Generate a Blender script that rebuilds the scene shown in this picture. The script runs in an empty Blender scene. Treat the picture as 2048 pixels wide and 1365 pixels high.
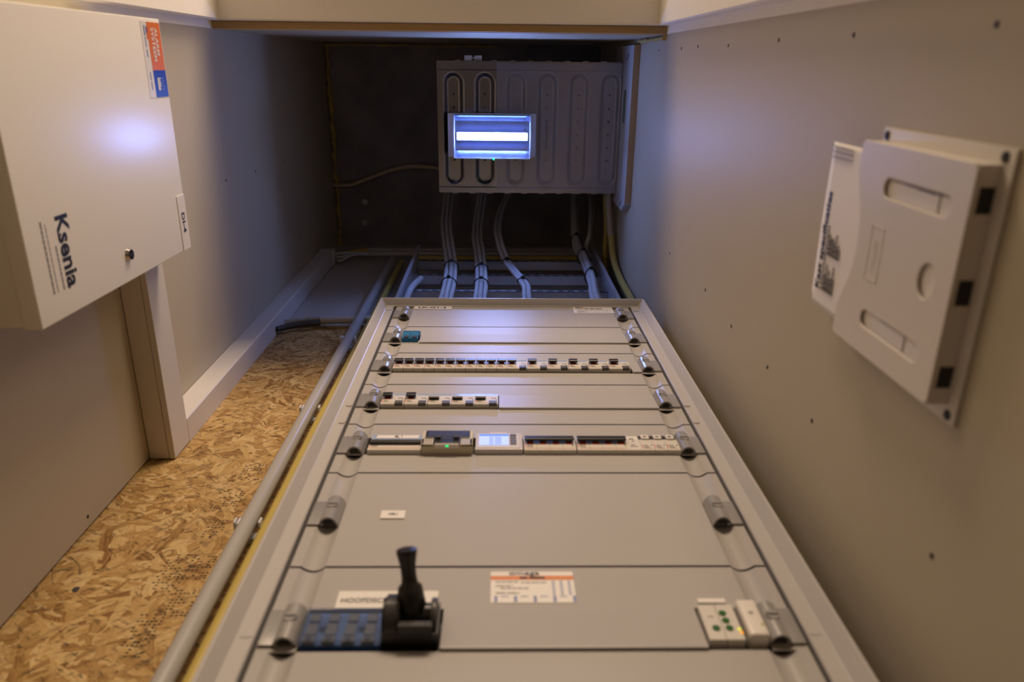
import bpy, bmesh, math, random
from mathutils import Vector, Matrix

# ---------------------------------------------------------------- camera, world, lights, exposure
SC = bpy.context.scene
COL = SC.collection
FLOOR_Z = -0.33                      # the camera looks up from just above the floor and is the origin
CAM_RIGHT = Vector((0.9997850, -0.0106243, -0.0178049))
CAM_DOWN = Vector((0.0037732, 0.9376298, -0.3476148))
CAM_FWD = Vector((0.0203876, 0.3474729, 0.9374684))
cd = bpy.data.cameras.new('camera')
cam = bpy.data.objects.new('camera', cd)
COL.objects.link(cam)
m3 = Matrix((CAM_RIGHT, -CAM_DOWN, -CAM_FWD)).transposed()
cam.matrix_world = m3.to_4x4()
cd.sensor_width = 36.0
cd.lens = 1507.354 / 2048 * 36.0
cd.clip_start = 0.01
cd.dof.use_dof = True
cd.dof.focus_distance = 1.72
cd.dof.aperture_fstop = 4.0
SC.camera = cam

W = bpy.data.worlds.new('world')
SC.world = W
W.use_nodes = True
W.node_tree.nodes['Background'].inputs[0].default_value = (1.0, 0.72, 0.47, 1)
W.node_tree.nodes['Background'].inputs[1].default_value = 0.06

def area_light(name, loc, target, sx, sy, power, color):
    ld = bpy.data.lights.new(name, 'AREA')
    ld.shape = 'RECTANGLE'
    ld.size, ld.size_y = sx, sy
    ld.energy = power
    ld.color = color
    o = bpy.data.objects.new(name, ld)
    COL.objects.link(o)
    o.location = loc
    o.rotation_euler = (Vector(target) - Vector(loc)).to_track_quat('-Z', 'Y').to_euler()
    return o

# warm light from the unseen room in front; the side lights are added
area_light('unseen_room_light', (1.30, -1.55, 1.95), (-0.20, 0.4, 0.9), 1.5, 0.6, 23, (1.0, 0.76, 0.54))  # added side light, brightens the alarm box and its wall
area_light('unseen_room_light', (0.12, -2.0, 2.10), (-0.05, 0.5, 0.9), 1.0, 0.5, 62, (1.0, 0.76, 0.54))
area_light('unseen_room_light', (-1.25, -1.65, 1.95), (0.15, 0.4, 0.9), 1.2, 0.6, 14, (1.0, 0.76, 0.54))  # added side light, brightens the wall with the document holder

SC.view_settings.view_transform = 'Standard'
SC.view_settings.look = 'None'
SC.view_settings.exposure = 0.06
SC.view_settings.gamma = 1.0
SC.view_settings.use_curve_mapping = False
SC.cycles.max_bounces = 8
SC.cycles.use_denoising = True
SC.cycles.sample_clamp_indirect = 6.0
SC.cycles.caustics_reflective = False
SC.cycles.caustics_refractive = False

# ---------------------------------------------------------------- materials
MATS = {}

def mat(name, col, rough=0.5, metal=0.0, spec=0.5, vary=0.06, scale=14.0, bump=0.0, alpha=1.0,
        emit=None, estr=0.0, trans=0.0, ior=1.45, bscale=None, stretch=None, coat=0.0):
    m = bpy.data.materials.new(name)
    m.use_nodes = True
    nt = m.node_tree
    b = nt.nodes['Principled BSDF']
    b.inputs['Roughness'].default_value = rough
    b.inputs['Metallic'].default_value = metal
    b.inputs['Specular IOR Level'].default_value = spec
    b.inputs['IOR'].default_value = ior
    b.inputs['Alpha'].default_value = alpha
    b.inputs['Transmission Weight'].default_value = trans
    b.inputs['Coat Weight'].default_value = coat
    tc = nt.nodes.new('ShaderNodeTexCoord')
    src = tc.outputs['Object']
    if stretch:
        mp = nt.nodes.new('ShaderNodeMapping')
        mp.inputs['Scale'].default_value = stretch
        nt.links.new(src, mp.inputs[0])
        src = mp.outputs[0]
    nz = nt.nodes.new('ShaderNodeTexNoise')
    nz.inputs['Scale'].default_value = scale
    nz.inputs['Detail'].default_value = 5
    nt.links.new(src, nz.inputs['Vector'])
    mx = nt.nodes.new('ShaderNodeMix')
    mx.data_type = 'RGBA'
    mx.inputs[6].default_value = (*[c * (1 - vary) for c in col], 1)
    mx.inputs[7].default_value = (*[min(1, c * (1 + vary)) for c in col], 1)
    nt.links.new(nz.outputs['Fac'], mx.inputs[0])
    nt.links.new(mx.outputs[2], b.inputs['Base Color'])
    if bump:
        bp = nt.nodes.new('ShaderNodeBump')
        bp.inputs['Strength'].default_value = bump
        bp.inputs['Distance'].default_value = 0.002
        if bscale:
            n2 = nt.nodes.new('ShaderNodeTexNoise')
            n2.inputs['Scale'].default_value = bscale
            nt.links.new(src, n2.inputs['Vector'])
            nt.links.new(n2.outputs['Fac'], bp.inputs['Height'])
        else:
            nt.links.new(nz.outputs['Fac'], bp.inputs['Height'])
        nt.links.new(bp.outputs[0], b.inputs['Normal'])
    if emit:
        b.inputs['Emission Color'].default_value = (*emit, 1)
        b.inputs['Emission Strength'].default_value = estr
    MATS[name] = m
    return m

WALL = mat('grey_wall_board', (0.46, 0.405, 0.305), 0.52, spec=0.20, vary=0.05, scale=3.0, bump=0.05, bscale=60)
WALLUP = mat('grey_back_board', (0.52, 0.49, 0.45), 0.24, spec=0.5, vary=0.05, scale=4.0)
WHITEW = mat('white_painted_wood', (0.62, 0.59, 0.55), 0.38, vary=0.03, scale=8, bump=0.04, bscale=90)
CREAM = mat('cream_door_frame', (0.88, 0.83, 0.72), 0.4, vary=0.03, scale=6)
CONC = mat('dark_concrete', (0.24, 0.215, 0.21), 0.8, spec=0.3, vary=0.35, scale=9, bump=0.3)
FLOORM = mat('floor_tile', (0.13, 0.11, 0.09), 0.5, vary=0.1, scale=6)
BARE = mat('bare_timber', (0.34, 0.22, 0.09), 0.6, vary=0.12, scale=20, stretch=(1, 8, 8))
FLOORD = mat('dark_closet_floor', (0.045, 0.04, 0.035), 0.7, vary=0.2)
FOAM = mat('yellow_foam', (0.42, 0.31, 0.10), 0.8, vary=0.25, scale=60, bump=0.6)
STEELW = mat('beige_powder_coat', (0.38, 0.362, 0.352), 0.36, spec=0.24, vary=0.02, scale=10, bump=0.03, bscale=260)
FRAMEM = mat('beige_frame_coat', (0.43, 0.41, 0.395), 0.34, spec=0.4, vary=0.02, scale=10)
BODYM = mat('dark_cabinet_inside', (0.07, 0.065, 0.06), 0.6)
LATCH = mat('grey_latch', (0.33, 0.32, 0.315), 0.25, metal=0.30, vary=0.03)
DARK = mat('dark_recess', (0.018, 0.016, 0.015), 0.6)
BLACK = mat('black_plastic', (0.016, 0.015, 0.015), 0.30, spec=0.5)
BLACKM = mat('matt_black_plastic', (0.035, 0.032, 0.03), 0.42)
MCBW = mat('breaker_grey', (0.56, 0.53, 0.485), 0.42)
MCBTOP = mat('breaker_white', (0.68, 0.64, 0.59), 0.35)
DGREY = mat('dark_grey_button', (0.085, 0.078, 0.072), 0.38)
RED = mat('red_mark', (0.62, 0.075, 0.035), 0.4)
ORANGE = mat('orange_print', (0.62, 0.20, 0.05), 0.5)
INK = mat('black_ink', (0.012, 0.011, 0.012), 0.5)
GINK = mat('grey_ink', (0.20, 0.19, 0.18), 0.5)
BINK = mat('blue_ink', (0.20, 0.24, 0.42), 0.5)
WINK = mat('white_ink', (0.78, 0.75, 0.72), 0.5)
STICK = mat('white_sticker', (0.74, 0.71, 0.68), 0.35)
STORANGE = mat('sticker_orange', (0.70, 0.17, 0.025), 0.35)
STBLUE = mat('sticker_blue', (0.012, 0.045, 0.42), 0.35)
STNAVY = mat('sticker_navy', (0.02, 0.02, 0.08), 0.4)
LHOLD = mat('clear_label_holder', (0.34, 0.42, 0.62), 0.08, spec=0.8, vary=0.02)
TEAL = mat('blue_connector', (0.010, 0.125, 0.28), 0.4)
TEALD = mat('blue_connector_dark', (0.006, 0.06, 0.15), 0.4)
SMOKE = mat('smoked_blue_cover', (0.13, 0.17, 0.28), 0.10, spec=0.8, alpha=0.22)
TBLUE = mat('terminal_blue', (0.05, 0.13, 0.40), 0.35)
TGREY = mat('terminal_grey', (0.12, 0.12, 0.12), 0.4)
GREEN = mat('green_indicator', (0.004, 0.085, 0.008), 0.3)
YLED = mat('yellow_led', (0.6, 0.6, 0.02), 0.3, emit=(0.75, 0.78, 0.0), estr=0.85)
OLED = mat('orange_led', (0.6, 0.3, 0.02), 0.3, emit=(1.0, 0.38, 0.0), estr=0.95)
GLED = mat('green_led', (0.02, 0.6, 0.15), 0.3, emit=(0.0, 0.85, 0.22), estr=1.1)
SCREEN = mat('lit_display', (0.3, 0.4, 0.7), 0.25, emit=(0.42, 0.52, 1.0), estr=0.75)
SCREENB = mat('lit_display_band', (0.1, 0.2, 0.6), 0.25, emit=(0.08, 0.22, 0.9), estr=0.7)
SCREENT = mat('lit_display_digits', (0.2, 0.3, 0.6), 0.25, emit=(0.30, 0.38, 0.85), estr=0.5)
METERM = mat('meter_housing', (0.56, 0.53, 0.56), 0.25, spec=0.6)
CREAMP = mat('timer_cream', (0.52, 0.47, 0.36), 0.4)
NAVYP = mat('smoked_flap', (0.022, 0.024, 0.04), 0.15, spec=0.7)
BOXW = mat('white_box_coat', (0.80, 0.775, 0.74), 0.30, spec=0.45, vary=0.015, scale=8)
CHROME = mat('chrome_lock', (0.55, 0.52, 0.48), 0.16, metal=1.0)
HOLDER = mat('holder_plastic', (0.64, 0.59, 0.54), 0.42, vary=0.02)
PLATE = mat('holder_back_plastic', (0.66, 0.62, 0.57), 0.42, vary=0.02)
PAPER = mat('paper', (0.78, 0.74, 0.72), 0.6, vary=0.03, scale=30)
PIPEG = mat('grey_conduit', (0.40, 0.385, 0.37), 0.28, spec=0.55, vary=0.03)
PIPEY = mat('yellow_conduit', (0.50, 0.385, 0.10), 0.34, spec=0.5, vary=0.05)
PIPEB = mat('pale_yellow_conduit', (0.50, 0.42, 0.26), 0.4)
PIPEW = mat('beige_conduit', (0.42, 0.36, 0.31), 0.4)
WIREY = mat('yellow_wire', (0.60, 0.38, 0.02), 0.4)
CABLE = mat('grey_cable', (0.50, 0.50, 0.52), 0.36, vary=0.04)
TIE = mat('black_tie', (0.01, 0.01, 0.012), 0.4)
GALV = mat('galvanised_steel', (0.50, 0.51, 0.54), 0.36, metal=0.45, vary=0.12, scale=80, bump=0.08)
TRAYM = mat('tray_steel', (0.30, 0.29, 0.29), 0.24, metal=0.95, vary=0.10, scale=30, stretch=(1, 0.2, 1))
BRDW = mat('white_melamine', (0.50, 0.50, 0.50), 0.4)
BRDE = mat('raw_chipboard_edge', (0.40, 0.30, 0.21), 0.7, vary=0.15, scale=120)
FITW = mat('fitting_white', (0.60, 0.60, 0.62), 0.4)
REFL = mat('lamp_reflector', (0.32, 0.37, 0.55), 0.20, metal=1.0, vary=0.02)
LEDM = mat('led_strip', (0.9, 0.9, 0.95), 0.3, emit=(0.27, 0.41, 1.0), estr=200.0)
LEDS = mat('led_strip_gap', (0.5, 0.55, 0.8), 0.3, emit=(0.5, 0.58, 1.0), estr=1.2)
FLEX = mat('flexible_sleeve', (0.40, 0.39, 0.36), 0.5)
SLEEVE = mat('dark_sleeve', (0.05, 0.05, 0.055), 0.5)


def glass_cover(name, tint, op, rough=0.12):
    m = bpy.data.materials.new(name)
    m.use_nodes = True
    nt = m.node_tree
    out = nt.nodes['Material Output']
    nt.nodes.remove(nt.nodes['Principled BSDF'])
    tr = nt.nodes.new('ShaderNodeBsdfTransparent')
    tr.inputs[0].default_value = (*tint, 1)
    df = nt.nodes.new('ShaderNodeBsdfDiffuse')
    df.inputs[0].default_value = (0.75, 0.76, 0.8, 1)
    gl = nt.nodes.new('ShaderNodeBsdfGlossy')
    gl.inputs['Roughness'].default_value = rough
    nz = nt.nodes.new('ShaderNodeTexNoise')
    nz.inputs['Scale'].default_value = 9
    mr = nt.nodes.new('ShaderNodeMapRange')
    mr.inputs['To Min'].default_value = op * 0.7
    mr.inputs['To Max'].default_value = op * 1.3
    nt.links.new(nz.outputs['Fac'], mr.inputs['Value'])
    a = nt.nodes.new('ShaderNodeMixShader')
    nt.links.new(mr.outputs[0], a.inputs[0])
    nt.links.new(tr.outputs[0], a.inputs[1])
    nt.links.new(df.outputs[0], a.inputs[2])
    b = nt.nodes.new('ShaderNodeMixShader')
    b.inputs[0].default_value = 0.06
    nt.links.new(a.outputs[0], b.inputs[1])
    nt.links.new(gl.outputs[0], b.inputs[2])
    nt.links.new(b.outputs[0], out.inputs['Surface'])
    return m


LENS = glass_cover('clear_lamp_cover', (0.93, 0.95, 1.0), 0.05)
LENSD = glass_cover('frosted_lamp_side', (0.92, 0.94, 1.0), 0.22)
LENSE = glass_cover('frosted_end_cap', (0.8, 0.85, 1.0), 0.65)
FILM = glass_cover('protective_film', (0.92, 0.92, 0.95), 0.11, 0.22)


def osb_material():
    m = bpy.data.materials.new('oriented_strand_board')
    m.use_nodes = True
    nt = m.node_tree
    N, L = nt.nodes.new, nt.links.new
    b = nt.nodes['Principled BSDF']
    b.inputs['Roughness'].default_value = 0.55
    b.inputs['Specular IOR Level'].default_value = 0.35
    tc = N('ShaderNodeTexCoord')
    wn = N('ShaderNodeTexNoise')
    wn.inputs['Scale'].default_value = 7
    wn.inputs['Detail'].default_value = 4
    L(tc.outputs['Object'], wn.inputs['Vector'])
    wm = N('ShaderNodeMix')
    wm.data_type = 'RGBA'
    wm.blend_type = 'LINEAR_LIGHT'
    wm.inputs[0].default_value = 0.035
    L(tc.outputs['Object'], wm.inputs[6])
    L(wn.outputs['Color'], wm.inputs[7])

    def flakes(rot, sx, sz, seed, gain=0.75):
        mp = N('ShaderNodeMapping')
        mp.inputs['Location'].default_value = (seed, seed * 0.3, seed * 0.7)
        mp.inputs['Rotation'].default_value = (0, rot, 0)
        mp.inputs['Scale'].default_value = (sx, 0.01, sz)
        L(wm.outputs[2], mp.inputs[0])
        # rotate first, then stretch along the flake
        r_ = N('ShaderNodeMapping')
        r_.inputs['Rotation'].default_value = (0, rot, 0)
        L(wm.outputs[2], r_.inputs[0])
        mp.inputs['Rotation'].default_value = (0, 0, 0)
        L(r_.outputs[0], mp.inputs[0])
        v = N('ShaderNodeTexVoronoi')
        v.distance = 'CHEBYCHEV'
        v.inputs['Scale'].default_value = 1.0
        v.inputs['Randomness'].default_value = 1.0
        L(mp.outputs[0], v.inputs['Vector'])
        sp = N('ShaderNodeSeparateColor')
        L(v.outputs['Color'], sp.inputs[0])
        # grain running along the flake, a little tilted from flake to flake
        gm = N('ShaderNodeMapping')
        gm.inputs['Scale'].default_value = (sx * 0.7, 1, sz * 5)
        gm.inputs['Location'].default_value = (seed * 2, 0, seed)
        L(r_.outputs[0], gm.inputs[0])
        ga = N('ShaderNodeVectorMath')
        ga.operation = 'MULTIPLY_ADD'
        ga.inputs[1].default_value = (9, 9, 9)
        L(v.outputs['Color'], ga.inputs[0])
        L(gm.outputs[0], ga.inputs[2])
        g = N('ShaderNodeTexNoise')
        g.inputs['Scale'].default_value = 1.0
        g.inputs['Detail'].default_value = 4
        g.inputs['Roughness'].default_value = 0.62
        L(ga.outputs[0], g.inputs['Vector'])
        ad = N('ShaderNodeMath')
        ad.operation = 'MULTIPLY_ADD'
        ad.inputs[1].default_value = gain * 1.25
        L(g.outputs['Fac'], ad.inputs[0])
        sb = N('ShaderNodeMath')
        sb.operation = 'MULTIPLY_ADD'
        sb.inputs[1].default_value = 0.60
        sb.inputs[2].default_value = -0.24
        L(sp.outputs[0], sb.inputs[0])
        L(sb.outputs[0], ad.inputs[2])
        return ad.outputs[0], sp.outputs[1], v.outputs['Distance']

    A = flakes(0.55, 13, 46, 0.0)
    B = flakes(-0.70, 15, 55, 3.3)
    C = flakes(1.25, 17, 60, 7.1)
    D = flakes(-1.3, 20, 75, 11.9)
    E_ = flakes(0.1, 24, 95, 17.3)

    def sel(fac_src, thr, a, b_):
        gt = N('ShaderNodeMath')
        gt.operation = 'GREATER_THAN'
        gt.inputs[1].default_value = thr
        L(fac_src, gt.inputs[0])
        mx = N('ShaderNodeMix')
        L(gt.outputs[0], mx.inputs[0])
        L(a, mx.inputs[2])
        L(b_, mx.inputs[3])
        return mx.outputs[0]

    v1 = sel(B[1], 0.50, A[0], B[0])
    v2 = sel(C[1], 0.62, v1, C[0])
    v2b = sel(D[1], 0.70, v2, D[0])
    F_ = flakes(-0.45, 34, 150, 23.1, 0.85)
    G_ = flakes(0.8, 40, 170, 31.7, 0.85)
    v2c = sel(E_[1], 0.78, v2b, E_[0])
    v2d = sel(F_[1], 0.87, v2c, F_[0])
    v3 = sel(G_[1], 0.90, v2d, G_[0])
    ramp = N('ShaderNodeValToRGB')
    cr = ramp.color_ramp
    cr.elements[0].position = 0.0
    cr.elements[0].color = (0.12, 0.048, 0.012, 1)
    cr.elements[1].position = 1.0
    cr.elements[1].color = (0.62, 0.455, 0.22, 1)
    for p, c in ((0.17, (0.20, 0.098, 0.025, 1)), (0.36, (0.34, 0.195, 0.058, 1)), (0.62, (0.47, 0.305, 0.112, 1))):
        k = cr.elements.new(p)
        k.color = c
    L(v3, ramp.inputs[0])
    # narrow dark crevices lying in two directions
    def crev(rot, seed):
        r_ = N('ShaderNodeMapping')
        r_.inputs['Rotation'].default_value = (0, rot, 0)
        L(wm.outputs[2], r_.inputs[0])
        c_ = N('ShaderNodeMapping')
        c_.inputs['Location'].default_value = (seed, seed, seed)
        c_.inputs['Scale'].default_value = (55, 1, 190)
        L(r_.outputs[0], c_.inputs[0])
        n_ = N('ShaderNodeTexNoise')
        n_.inputs['Scale'].default_value = 1.0
        n_.inputs['Detail'].default_value = 3
        L(c_.outputs[0], n_.inputs['Vector'])
        m_ = N('ShaderNodeMapRange')
        m_.inputs['From Min'].default_value = 0.29
        m_.inputs['From Max'].default_value = 0.42
        m_.inputs['To Min'].default_value = 0.38
        m_.inputs['To Max'].default_value = 1.0
        L(n_.outputs['Fac'], m_.inputs['Value'])
        return m_.outputs[0]

    ml = N('ShaderNodeMath')
    ml.operation = 'MULTIPLY'
    L(crev(0.6, 1.0), ml.inputs[0])
    L(crev(-0.6, 5.0), ml.inputs[1])
    mc = N('ShaderNodeMix')
    mc.data_type = 'RGBA'
    mc.blend_type = 'MULTIPLY'
    mc.inputs[0].default_value = 1.0
    L(ramp.outputs[0], mc.inputs[6])
    L(ml.outputs[0], mc.inputs[7])
    L(mc.outputs[2], b.inputs['Base Color'])
    bp = N('ShaderNodeBump')
    bp.inputs['Strength'].default_value = 0.35
    bp.inputs['Distance'].default_value = 0.003
    L(v3, bp.inputs['Height'])
    L(bp.outputs[0], b.inputs['Normal'])
    return m


OSB = osb_material()

# ---------------------------------------------------------------- mesh helpers
LOC = {}


class MB:
    def __init__(self):
        self.bm = bmesh.new()

    def _mi(self, faces, m):
        for f in faces:
            f.material_index = m

    def box(self, x0, x1, y0, y1, z0, z1, m=0, b=0.0, seg=2):
        bm = self.bm
        vs = [bm.verts.new((x, y, z)) for x in (x0, x1) for y in (y0, y1) for z in (z0, z1)]
        q = [(0, 1, 3, 2), (4, 6, 7, 5), (0, 4, 5, 1), (2, 3, 7, 6), (0, 2, 6, 4), (1, 5, 7, 3)]
        fs = [bm.faces.new([vs[i] for i in t]) for t in q]
        self._mi(fs, m)
        if b > 0:
            es = list({e for f in fs for e in f.edges})
            bmesh.ops.bevel(bm, geom=es, offset=b, segments=seg, profile=0.6, affect='EDGES')
        return self

    def prism(self, poly, axis, a0, a1, m=0, b=0.0):
        bm = self.bm

        def P(u, v, a):
            return {'x': (a, u, v), 'y': (u, a, v), 'z': (u, v, a)}[axis]
        r0 = [bm.verts.new(P(u, v, a0)) for u, v in poly]
        r1 = [bm.verts.new(P(u, v, a1)) for u, v in poly]
        n = len(poly)
        fs = [bm.faces.new((r0[i], r0[(i + 1) % n], r1[(i + 1) % n], r1[i])) for i in range(n)]
        fs += [bm.faces.new(r0[::-1]), bm.faces.new(r1)]
        self._mi(fs, m)
        if b > 0:
            es = list({e for f in fs for e in f.edges})
            bmesh.ops.bevel(bm, geom=es, offset=b, segments=2, profile=0.6, affect='EDGES')
        return self

    def tube(self, pts, r, seg=10, m=0, caps=True):
        bm = self.bm
        pts = [Vector(p) for p in pts]
        rs = r if isinstance(r, (list, tuple)) else [r] * len(pts)
        n = len(pts)
        tans = []
        for i in range(n):
            t = pts[min(i + 1, n - 1)] - pts[max(i - 1, 0)]
            tans.append(t.normalized())
        ref = Vector((0, 0, 1)) if abs(tans[0].z) < 0.9 else Vector((1, 0, 0))
        u = tans[0].cross(ref).normalized()
        rings = []
        for i in range(n):
            u = (u - tans[i] * u.dot(tans[i])).normalized()
            v = tans[i].cross(u)
            rings.append([bm.verts.new(pts[i] + (u * math.cos(a) + v * math.sin(a)) * rs[i])
                          for a in [2 * math.pi * k / seg for k in range(seg)]])
        fs = []
        for a, b in zip(rings, rings[1:]):
            for k in range(seg):
                fs.append(bm.faces.new((a[k], a[(k + 1) % seg], b[(k + 1) % seg], b[k])))
        if caps:
            fs.append(bm.faces.new(rings[0][::-1]))
            fs.append(bm.faces.new(rings[-1]))
        self._mi(fs, m)
        return self

    def cyl(self, c, d, r, h, seg=20, m=0, r2=None):
        d = Vector(d).normalized()
        c = Vector(c)
        return self.tube([c, c + d * h], [r, r if r2 is None else r2], seg, m)

    def grid(self, fn, nu, nv, m=0):
        bm = self.bm
        vs = [[bm.verts.new(fn(i / nu, j / nv)) for j in range(nv + 1)] for i in range(nu + 1)]
        fs = []
        for i in range(nu):
            for j in range(nv):
                fs.append(bm.faces.new((vs[i][j], vs[i + 1][j], vs[i + 1][j + 1], vs[i][j + 1])))
        self._mi(fs, m)
        return self

    def sweep(self, corners_at, profile, closed=True, m=0):
        """Mitred moulding: corners_at(offset) gives the corner points (x, z) of the path, profile is [(offset, y)]."""
        bm = self.bm
        rows = []
        for o, y in profile:
            rows.append([bm.verts.new((x, y, z)) for x, z in corners_at(o)])
        n = len(rows[0])
        k = len(rows)
        fs = []
        for i in range(k):
            a, b = rows[i], rows[(i + 1) % k]
            for j in range(n if closed else n - 1):
                j2 = (j + 1) % n
                fs.append(bm.faces.new((a[j], a[j2], b[j2], b[j])))
        if not closed:
            fs.append(bm.faces.new([r[0] for r in rows]))
            fs.append(bm.faces.new([r[-1] for r in rows][::-1]))
        self._mi(fs, m)
        return self


def smooth_pts(pts, n=6):
    P = [Vector(p) for p in pts]
    out = []
    for i in range(len(P) - 1):
        p0, p1, p2, p3 = P[max(i - 1, 0)], P[i], P[i + 1], P[min(i + 2, len(P) - 1)]
        for k in range(n):
            t = k / n
            out.append(0.5 * ((2 * p1) + (-p0 + p2) * t + (2 * p0 - 5 * p1 + 4 * p2 - p3) * t * t
                              + (-p0 + 3 * p1 - 3 * p2 + p3) * t ** 3))
    out.append(P[-1])
    return out


def finish(name, me, mats, parent, smooth=None):
    for mm in (mats if isinstance(mats, (list, tuple)) else [mats]):
        me.materials.append(mm)
    if smooth is not None:
        for p in me.polygons:
            p.use_smooth = True
        me.set_sharp_from_angle(angle=math.radians(smooth))
    o = bpy.data.objects.new(name, me)
    COL.objects.link(o)
    if parent is not None:
        o.parent = parent
        base = LOC.get(parent.name, Vector((0, 0, 0)))
        me.transform(Matrix.Translation(-base))
        LOC[o.name] = base
    return o


def obj(name, mb, mats, parent=None, smooth=None):
    bmesh.ops.recalc_face_normals(mb.bm, faces=mb.bm.faces[:])
    me = bpy.data.meshes.new(name)
    mb.bm.to_mesh(me)
    mb.bm.free()
    return finish(name, me, mats, parent, smooth)


def tag(o, label=None, cat=None, group=None, kind=None):
    for k, v in (('label', label), ('category', cat), ('group', group), ('kind', kind)):
        if v:
            o[k] = v
    return o


def thing(name, loc, label, cat, group=None):
    o = bpy.data.objects.new(name, None)
    o.empty_display_size = 0.02
    COL.objects.link(o)
    o.location = loc
    LOC[o.name] = Vector(loc)
    return tag(o, label, cat, group)


def struct(name, mb, mats, parent=None, smooth=None):
    o = obj(name, mb, mats, parent, smooth)
    if parent is None:
        o['kind'] = 'structure'
    return o


def dup(root, loc, label, group=None):
    def cp(o, par):
        c = o.copy()
        COL.objects.link(c)
        c.parent = par
        for ch in list(o.children):
            cp(ch, c)
        return c
    r = cp(root, None)
    r.location = loc
    r['label'] = label
    if group:
        r['group'] = group
    return r


def text(name, body, origin, right, up, height, width, material, parent, bold=0.0, depth=0.0003):
    cu = bpy.data.curves.new(name, 'FONT')
    cu.body = body
    cu.size = 1.0
    cu.offset = bold
    cu.resolution_u = 3
    o = bpy.data.objects.new(name + '_tmp', cu)
    COL.objects.link(o)
    bpy.context.view_layer.update()
    dg = bpy.context.evaluated_depsgraph_get()
    me = bpy.data.meshes.new_from_object(o.evaluated_get(dg))
    bpy.data.objects.remove(o)
    xs = [v.co.x for v in me.vertices]
    ys = [v.co.y for v in me.vertices]
    sx = width / (max(xs) - min(xs))
    sy = height / (max(ys) - min(0.0, 0.0)) if height else sx
    r, u = Vector(right).normalized(), Vector(up).normalized()
    nrm = r.cross(u)
    O = Vector(origin) + nrm * depth
    x0 = min(xs)
    for v in me.vertices:
        v.co = O + r * ((v.co.x - x0) * sx) + u * (v.co.y * sy)
    me.name = name
    return finish(name, me, material, parent)


X, Y, Z = Vector((1, 0, 0)), Vector((0, 1, 0)), Vector((0, 0, 1))

# ---------------------------------------------------------------- the closet
XL, XR, YB, ZC = -0.625, 0.375, 0.68, 2.93
ZOSB = 1.957
struct('floor', MB().box(-2.0, 2.0, -3.0, -0.34, FLOOR_Z - 0.1, FLOOR_Z), FLOORM)
struct('floor_closet', MB().box(-0.8, 0.55, -0.34, 0.9, FLOOR_Z - 0.1, FLOOR_Z), FLOORD)
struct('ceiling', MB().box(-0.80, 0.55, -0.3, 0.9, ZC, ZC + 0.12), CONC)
wall_back = struct('wall_back', MB().box(-0.75, 0.5, YB, YB + 0.018, FLOOR_Z, ZOSB), OSB)
struct('wall_back_upper', MB().box(-0.75, 0.5, YB + 0.002, YB + 0.10, ZOSB + 0.002, ZC), WALLUP)
lw = MB()
lw.box(XL - 0.1, XL, -0.064, YB - 0.004, FLOOR_Z, 2.575)
lw.box(XL - 0.1, XL - 0.0015, -0.064, YB, 2.578, ZC)
wall_left = struct('wall_left', lw, WALL)
wall_right = struct('wall_right', MB().box(XR, XR + 0.1, -0.064, YB, FLOOR_Z, ZC), WALL)
struct('wall_front', MB().box(-0.80, 0.55, -0.30, -0.060, 1.800, ZC), WALL)


def screw_dots(par, pts, xx, nrm, r=0.0028):
    for y, z in pts:
        mb = MB().cyl((xx, y, z), (nrm, 0, 0), r, 0.0006, 12)
        o = obj('screw_head', mb, DARK, par)


screw_dots(wall_right, [(-0.0286, 1.8722), (-0.0294, 1.6437), (-0.0308, 1.5091), (-0.0288, 1.3093), (-0.0312, 1.0757),
                        (-0.0304, 0.8497), (-0.0303, 0.6071), (0.3857, 1.5916), (0.3806, 1.2958), (0.3925, 1.1306),
                        (0.3928, 0.9591), (0.3962, 0.8002), (0.3949, 0.5368)], XR, -1)
screw_dots(wall_left, [(0.2632, 1.7689), (0.2785, 2.2719), (0.2726, 1.9913), (0.66, 1.0), (0.66, 0.745)], XL, 1)
obj('knot', MB().cyl((-0.57, YB, 0.854), (0.2, -1, 0), 0.0055, 0.0006, 10), DARK, wall_back)

# ink stamps on the chipboard: rows of small dots
random.seed(5)
for k, (cx, cz, rows, cols) in enumerate(((-0.452, 0.890, 7, 15), (-0.418, 0.905, 6, 9), (-0.442, 0.770, 6, 13), (-0.415, 0.83, 6, 9),
                                          (-0.437, 1.085, 8, 10), (-0.424, 1.17, 7, 9), (-0.43, 1.00, 5, 8))):
    mb = MB()
    for i in range(cols):
        for j in range(rows):
            if random.random() < 0.52:
                x = cx + (j - rows / 2) * 0.0058 + random.uniform(-.0006, .0006)
                z = cz + (i - cols / 2) * 0.0062 + random.uniform(-.0006, .0006)
                mb.box(x - 0.0017, x + 0.0017, YB - 0.0004, YB + 0.001, z - 0.0009, z + 0.0009)
    obj('ink_print', mb, DARK, wall_back)

# door frame: jambs and lintel with a rebate
def door_corners(o):
    return [(-0.600 - o, FLOOR_Z), (-0.600 - o, 1.770 + o), (0.350 + o, 1.770 + o), (0.350 + o, FLOOR_Z)]


fr = MB().sweep(door_corners, [(0, -0.34), (0, -0.081), (0.003, -0.078), (0.0215, -0.0775), (0.0230, -0.0765), (0.0230, -0.0625), (0.0250, -0.0615),
                               (0.09, -0.0615), (0.09, -0.34)], closed=False)
struct('trim_1', fr, CREAM)

struct('trim_4', MB().box(-0.6225, 0.3725, -0.0762, -0.0618, 1.7895, 1.7985), BARE)

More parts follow.
